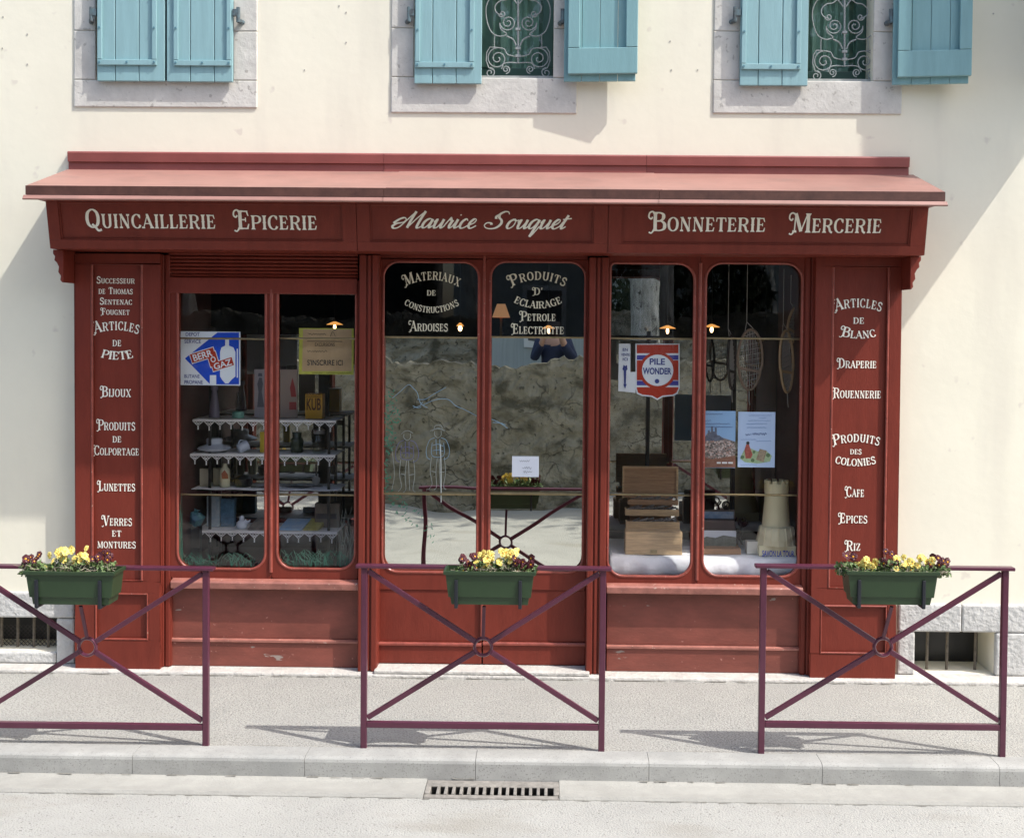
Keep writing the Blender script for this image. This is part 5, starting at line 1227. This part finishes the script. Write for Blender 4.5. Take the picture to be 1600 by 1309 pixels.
# lamps burning inside
GLOW = emit_mat('bulb_glow', (1.0,.66,.30), 5); SHADE = emit_mat('lit_amber_glass', (.80,.36,.09), .55)
def pendant(label, px, py, Y, r, bulb=.8):
    c = at(px, py, Y); k = sc(Y); t = thing('pendant_lamp', label, 'lamp', (c.x, Y, 3.28), 'small lit pendant lamps inside the shop')
    MB().lathe([(2*k,4.6*k),(r*.35*k,3.6*k),(r*.8*k,1.2*k),(r*k,-.2*k),(r*.97*k,-.5*k),(r*.7*k,1*k)], c, 20).build('lamp_shade', SHADE, t, smooth=True)
    MB().lathe([(.6*k,1.2*k),(2.3*k*bulb,-1.6*k),(2.8*k*bulb,-4.4*k),(1.8*k*bulb,-7.6*k),(.5*k,-8.6*k)], c, 12).build('bulb', GLOW, t, smooth=True)
    MB().tube([c+Vector((0,0,4.6*k)), (c.x, Y, 3.299)], .004, 6).build('cord', BLACK, t)
pendant('lit pendant lamp above the brown notice in the left window', 523, 507, 1.9, 13)
pendant('brightest pendant lamp, bare, in the left door pane', 719, 509, 1.7, 6, 1.15)
pendant('lit pendant lamp half hidden by gilt words in the right door pane', 857, 513, 1.9, 10)
pendant('lit pendant lamp above the battery sign', 1043, 513, 1.9, 13)
pendant('larger lit pendant lamp beside the middle bar of the right window', 1112, 511, 1.7, 13, .95)
c = at(783, 485, 2.6); k = sc(2.6); t = thing('floor_lamp', 'standard lamp with a pale conical shade inside the door', 'lamp', (c.x, 2.6, -.1))
MB().lathe([(14*k,-11*k),(6.5*k,10*k),(6*k,10*k),(13.5*k,-11*k)], c, 22).build('lamp_shade', emit_mat('lit_shade', (.80,.42,.20), .16), t, smooth=True)
MB().tube([(c.x,2.6,-.09),(c.x,2.6,c.z+.05)], .012, 8).build('pole', BRASS, t); MB().lathe([(.16,0),(.15,.02),(.03,.04)], (c.x,2.6,-.099), 20).build('base', BRASS, t)

# ================================================================== ACROSS THE STREET (seen in the mirrors and the glass)
def rubble_wall(x0=-15, x1=15, z0=-.13, Yw=-7.3, base=1.72, nx=520):
    mb = MB(); nz = 34; T = Yw-.31
    P = []
    for i in range(nx+1):
        for j in range(nz+1):
            x = x0+(x1-x0)*i/nx; top = base+.08*max(0,min(1,(x+.4)))+.05*math.sin(x*2.3)+.02*math.sin(x*5.1+1)+.02*math.sin(x*17)+.018*math.sin(x*41)+.015*math.sin(x*73+1)
            z = z0+(top-z0)*j/nz; P.append((x, Yw+.035*math.sin(x*7+3*math.sin(z*5))*math.sin(z*9+2*math.sin(x*4))+random.uniform(-.012,.012), z))
    mb.add(P, [(i*(nz+1)+j, (i+1)*(nz+1)+j, (i+1)*(nz+1)+j+1, i*(nz+1)+j+1) for i in range(nx) for j in range(nz)])
    for i in range(nx):
        a, b = P[i*(nz+1)+nz], P[(i+1)*(nz+1)+nz]; mb.quad(a, b, (b[0],T,b[2]), (a[0],T,a[2])); mb.quad((a[0],T,a[2]),(b[0],T,b[2]),(b[0],T,z0),(a[0],T,z0))
    return mb
RUB = mat('old_rubble_wall', (.13,.120,.088), .95, .5, 2.6, .10, 8, col2=(.33,.31,.25), speck=(16,(.085,.08,.06),.63), detail=12, patch=(2.6,(.085,.08,.058),.52,.12,(1,1,1.4)))
t_ = RUB.node_tree; N_, L_ = t_.nodes, t_.links; b_ = N_['Principled BSDF']; prev_ = b_.inputs['Base Color'].links[0].from_socket
tc_ = N_.new('ShaderNodeTexCoord'); nz_ = N_.new('ShaderNodeTexNoise'); nz_.inputs['Scale'].default_value = 5; nz_.inputs['Detail'].default_value = 4; L_.new(tc_.outputs['Object'], nz_.inputs['Vector'])
vm_ = N_.new('ShaderNodeVectorMath'); vm_.operation = 'MULTIPLY_ADD'; L_.new(nz_.outputs['Color'], vm_.inputs[0]); vm_.inputs[1].default_value = (.22,.22,.22); L_.new(tc_.outputs['Object'], vm_.inputs[2])
mp_ = N_.new('ShaderNodeMapping'); mp_.inputs['Scale'].default_value = (1,1,1.7); L_.new(vm_.outputs[0], mp_.inputs[0])
vo_ = N_.new('ShaderNodeTexVoronoi'); vo_.feature = 'DISTANCE_TO_EDGE'; vo_.inputs['Scale'].default_value = 3.3; L_.new(mp_.outputs[0], vo_.inputs['Vector'])
n5_ = N_.new('ShaderNodeTexNoise'); n5_.inputs['Scale'].default_value = 2.3; L_.new(tc_.outputs['Object'], n5_.inputs['Vector'])
rr_ = N_.new('ShaderNodeValToRGB'); rr_.color_ramp.elements[0].position = .0; rr_.color_ramp.elements[0].color = (1,1,1,1); rr_.color_ramp.elements[1].position = .05; rr_.color_ramp.elements[1].color = (0,0,0,1); L_.new(vo_.outputs['Distance'], rr_.inputs['Fac'])
r5_ = N_.new('ShaderNodeValToRGB'); r5_.color_ramp.elements[0].position = .46; r5_.color_ramp.elements[1].position = .62; L_.new(n5_.outputs['Fac'], r5_.inputs['Fac'])
mm_ = N_.new('ShaderNodeMath'); mm_.operation = 'MULTIPLY'; L_.new(rr_.outputs[0], mm_.inputs[0]); L_.new(r5_.outputs[0], mm_.inputs[1])
mx_ = N_.new('ShaderNodeMix'); mx_.data_type = 'RGBA'; L_.new(mm_.outputs[0], mx_.inputs[0]); L_.new(prev_, mx_.inputs[6]); mx_.inputs[7].default_value = (.045,.042,.032,1); L_.new(mx_.outputs[2], b_.inputs['Base Color'])
sw = rubble_wall().build('stone_wall', RUB); tag(sw, 'weathered rubble stone wall across the road, mirrored in the door', 'wall')
up_ = rubble_wall(-9, -1.08, .5, -9.6, 2.42, 150).build('stone_wall', RUB); tag(up_, 'taller rubble wall on the terrace, mirrored at the top of the left door pane', 'wall')
up_ = rubble_wall(.70, 9, .5, -9.6, 2.42, 150).build('stone_wall', RUB); tag(up_, 'taller rubble wall on the terrace behind the plane tree, mirrored in the right window', 'wall')
oh = thing('house', 'pale grey-blue boarded house behind the rubble wall, mirrored above it', 'house', (0,-16,.55))
OHW = mat('pale_boarding', (.42,.47,.48), .8, .10, 2, stretch=(14,1,.3)); 
MB().box(-1.9, 9, -20, -15.5, .5, 5.4).build('wall', OHW, oh)
MB().xprism([(-15.1,5.35),(-17.8,6.9),(-20.4,5.35)], -2.2, 9.3).build('roof', mat('slate_roof', (.06,.06,.07), .7, .3, 5), oh)
for xw in (-.15, 3.2):
    f = MB(); f.box(xw-.42, xw+.42, -15.5, -15.44, 1.7, 3.1); wn = f.build('window', PWH, oh); MB().box(xw-.33, xw+.33, -15.44, -15.43, 1.8, 3.0).build('pane', mat('dark_pane', (.13,.14,.15), .25), wn)
bh = thing('barn', 'dark timber barn beyond the rubble wall, mirrored as a dark mass', 'barn', (-8,-17,.55))
MB().box(-16, -2.6, -21, -16.5, .5, 5.2).build('wall', mat('dark_timber', (.035,.035,.032), .9, .3, 3), bh); MB().xprism([(-16.1,5.1),(-18.8,7),(-21.4,5.1)], -16.3, -2.4).build('roof', MATS['slate_roof'], bh)
def plane_tree(x, y, r, label, ht, seed, cz, cr_, nl=2600):
    rd = random.Random(seed); t = thing('plane_tree', label, 'tree', (x, y, .55)); mb = MB()
    pts = [(x+.10*math.sin(i*.9), y+.08*math.cos(i*1.3), .5+ht*i/10) for i in range(11)]
    mb.tube(pts, [r*1.3 if i == 0 else r*(1-.045*i)*(1+.05*math.sin(i*2)) for i in range(11)], 14)
    tips = []
    for k in range(9):
        an = k*2.4; h = ht*(.72+.03*k); b0 = Vector((x, y, .5+h)); d = Vector((math.cos(an), math.sin(an), rd.uniform(.5,1.1))); l = cr_*rd.uniform(.7,1.0)
        p = [b0, b0+d*l*.4+Vector((0,0,.1)), b0+d*l]; mb.tube(p, [r*.35,r*.22,r*.08], 7); tips += p[1:]
    mb.build('trunk', mat('plane_bark', (.20,.20,.17), .9, .5, 6, .03, 12, col2=(.74,.74,.70), stretch=(1.4,1.4,.45), speck=(9,(.10,.10,.085),.62)) if 'plane_bark' not in MATS else MATS['plane_bark'], t, smooth=True)
    lf = MB()
    for _ in range(nl):
        q = rd.choice(tips); c = q+Vector((rd.gauss(0,1), rd.gauss(0,1), rd.gauss(0,.8)))*cr_*.30; R = Euler((rd.uniform(0,6),rd.uniform(0,6),rd.uniform(0,6))).to_matrix(); s = rd.uniform(.07,.14)
        lf.add([c+R @ Vector(p) for p in ((-s,0,0),(0,-s*.6,0),(s,0,.02),(0,s*.6,0))], [(0,1,2,3)])
    lf.build('crown', mat('tree_leaf', (.06,.11,.03), .7, .4, 3, col2=(.10,.16,.05)) if 'tree_leaf' not in MATS else MATS['tree_leaf'], t)
plane_tree(1.34, -8.75, .25, 'pale-barked plane tree behind the rubble wall, mirrored in the right window', 13, 3, 12, 1.5)
plane_tree(-1.35, -12.2, .10, 'slender young tree in front of the boarded house, mirrored in the door', 6.5, 5, 7, 1.5, 1500)
plane_tree(-6.5, -13.5, .25, 'leafy tree in front of the dark barn beyond the rubble wall', 6.5, 9, 7, 2.4, 3000)
plane_tree(3.4, -11.8, .25, 'leafy tree beyond the rubble wall at the right of the street', 6.3, 11, 7, 2.9, 5000)

def evergreen(x, y, z1, r, label, n=7000, seed=4):
    rd = random.Random(seed); t = thing('evergreen_tree', label, 'tree', (x, y, .55)); lf = MB()
    for _ in range(n):
        z = rd.random(); rr = r*(1-z*.45)*math.sqrt(rd.uniform(.25,1))*(1+.18*math.sin(z*19+rd.random())); a = rd.uniform(0, 2*PI); c = Vector((x+rr*math.cos(a), y+rr*math.sin(a), .7+(z1-.7)*z))
        R = Euler((rd.uniform(0,6),rd.uniform(0,6),rd.uniform(0,6))).to_matrix(); s_ = rd.uniform(.06,.13)
        lf.add([c+R @ Vector(p) for p in ((-s_,0,0),(0,-s_*.5,0),(s_,0,.02),(0,s_*.5,0))], [(0,1,2,3)])
    lf.build('crown', mat('evergreen_leaf', (.020,.034,.012), .7, .4, 3, col2=(.045,.065,.022)), t)
    MB().tube([(x,y,.5),(x+.03,y,1.6),(x,y+.02,z1*.85)], [.12,.10,.03], 8).build('trunk', MATS['plane_bark'], t)
evergreen(2.15, -11.6, 6.2, 1.45, 'dense dark evergreen right of the plane trunk, mirrored in the right window')

# the photographer stands on the terrace just behind the wall; only a reflection shows
per = thing('person', 'grey-haired person in a navy jacket reflected in the door, hands raised to the face', 'person', (.02, -8.38, .55))
def skinfig(name, m, verts, edges, radii, parent):
    me = bpy.data.meshes.new(name); o0 = WORLD(parent); me.from_pydata([tuple(Vector(v)-o0) for v in verts], edges, []); me.materials.append(m); me.update()
    o = bpy.data.objects.new(name, me); COL.objects.link(o); o.parent = parent
    s = o.modifiers.new('skin', 'SKIN'); s.use_smooth_shade = True
    for i, r in enumerate(radii):
        sv = me.skin_vertices[0].data[i]; sv.radius = r if isinstance(r, tuple) else (r, r)
    me.skin_vertices[0].data[0].use_root = True
    ss = o.modifiers.new('sub', 'SUBSURF'); ss.levels = 1; ss.render_levels = 1
    return o
X, Yp, G = .02, -8.38, .55
SKINM = mat('skin', (.45,.27,.20), .5); NAVY = mat('navy_jacket', (.018,.028,.07), .8, .2, 12); JEAN = mat('dark_trousers', (.03,.032,.04), .8); HAIR = mat('grey_hair', (.36,.35,.34), .7, .2, 60)
V = [(X,Yp,G+.95),(X,Yp,G+1.12),(X,Yp,G+1.32),(X,Yp+.005,G+1.44),(X,Yp+.01,G+1.53),(X,Yp+.03,G+1.60),(X,Yp+.035,G+1.70),(X,Yp+.03,G+1.77)]
E = [(0,1),(1,2),(2,3),(3,4),(4,5),(5,6),(6,7)]; Rr = [(.17,.12),(.16,.12),(.19,.13),(.13,.09),(.058,.058),(.075,.085),(.082,.095),(.05,.06)]
for sg in (-1, 1):
    i = len(V); V += [(X+sg*.19,Yp,G+1.40),(X+sg*.28,Yp+.05,G+1.20),(X+sg*.15,Yp+.25,G+1.42),(X+sg*.10,Yp+.29,G+1.52)]; E += [(3,i),(i,i+1),(i+1,i+2),(i+2,i+3)]; Rr += [.075,.055,.042,.035]
    j = len(V); V += [(X+sg*.10,Yp,G+.85),(X+sg*.11,Yp+.01,G+.48),(X+sg*.12,Yp-.01,G+.09),(X+sg*.13,Yp+.13,G+.045)]; E += [(0,j),(j,j+1),(j+1,j+2),(j+2,j+3)]; Rr += [.10,.07,.048,.04]
body = skinfig('body', SKINM, V, E, Rr, per)
def sub(idx, grow, name, m):
    mp = {k: n for n, k in enumerate(idx)}; skinfig(name, m, [V[k] for k in idx], [(mp[a], mp[b]) for a, b in E if a in mp and b in mp], [tuple(x+grow for x in (Rr[k] if isinstance(Rr[k], tuple) else (Rr[k],)*2)) for k in idx], per)
sub([0,1,2,3,8,9,10,16,17,18], .014, 'jacket', NAVY); sub([0,12,13,14,20,21,22], .012, 'trousers', JEAN)
mb = MB(); mb.lathe([(.05,.115),(.085,.095),(.102,.05),(.104,.0),(.095,-.04)], (X, Yp-.005, G+1.70), 18); mb.build('hair', HAIR, per, smooth=True)
mb = MB()
for sg in (-1, 1):
    mb.lathe([(.004,.006),(.009,.003),(.011,0),(.009,-.003),(.004,-.006)], (X+sg*.032, Yp+.122, G+1.685), 8)
mb.build('eyes', BLACK, per)
mb = MB(); mb.tube([(X,Yp+.118,G+1.69),(X,Yp+.142,G+1.655),(X,Yp+.118,G+1.645)], [.009,.014,.008], 8); mb.build('nose', SKINM, per, smooth=True)
mb = MB(); mb.tube([(X-.025,Yp+.112,G+1.615),(X,Yp+.120,G+1.613),(X+.025,Yp+.112,G+1.615)], .006, 6); mb.build('mouth', mat('lips', (.30,.12,.10), .5), per, smooth=True)
for sg in (-1, 1):
    mb = MB(); mb.tube([(X+sg*.095,Yp+.03,G+1.66),(X+sg*.108,Yp+.02,G+1.685),(X+sg*.10,Yp+.03,G+1.71)], .012, 6); mb.build('ear', SKINM, per, smooth=True)
    for f in range(5):
        b0 = Vector((X+sg*.10, Yp+.30, G+1.54)); an = .35+f*.28
        mb = MB(); mb.tube([b0+Vector((-sg*.01*f,0,.01*f-.02)), b0+Vector((-sg*(.02+.008*f), .015, .02+.008*f)), b0+Vector((-sg*(.045+.004*f), .02, .018+.012*f))], [.010,.009,.007], 6); mb.build('finger', SKINM, per, smooth=True)

# ================================================================== dirt in the joints, plugs in the wall
def dirt(name, y, z, x0, x1, wd, gaps, seed, tilt=0):
    rd = random.Random(seed); mb = MB(); x = x0
    while x < x1:
        l = rd.uniform(.02, .07)
        if rd.random() > gaps:
            a, b = wd*rd.uniform(.2, 1.3), wd*rd.uniform(.2, 1.3); o = rd.uniform(-.003, .003)
            mb.add([(x, y-a+o, z), (x+l, y-b+o, z), (x+l, y+b*.4+o, z+tilt), (x, y+a*.4+o, z+tilt)], [(0,1,2,3)])
        x += l
    o = mb.build(name, DIRT); o['kind'] = 'stuff'; return o
DIRT = mat('joint_dirt', (.16,.15,.125), 1, .5, 40, col2=(.22,.21,.18))
dirt('wall_foot_dirt', -.178, .004, -8, 5.5, .009, .28, 1); dirt('kerb_joint_dirt', -1.498, .0085, -8, 6, .004, .45, 2); dirt('gutter_dirt', -1.668, -.0945, -8, 6, .006, .72, 3); dirt('gutter_edge_dirt', -1.892, -.1155, -8, 6, .004, .6, 4)
PLUG = mat('wall_plug_grey', (.42,.40,.36), .9)
for px_, py_ in ((5,27),(4,76),(43,54),(43,101),(541,20),(541,67),(530,10),(1047,65),(1049,110),(1090,110),(476,110),(1552,22)):
    q = at(px_, py_, 0); MB().tube([(q.x, -.0035, q.z), (q.x, .004, q.z)], .0055, 7).build('wall_plug', PLUG, house)
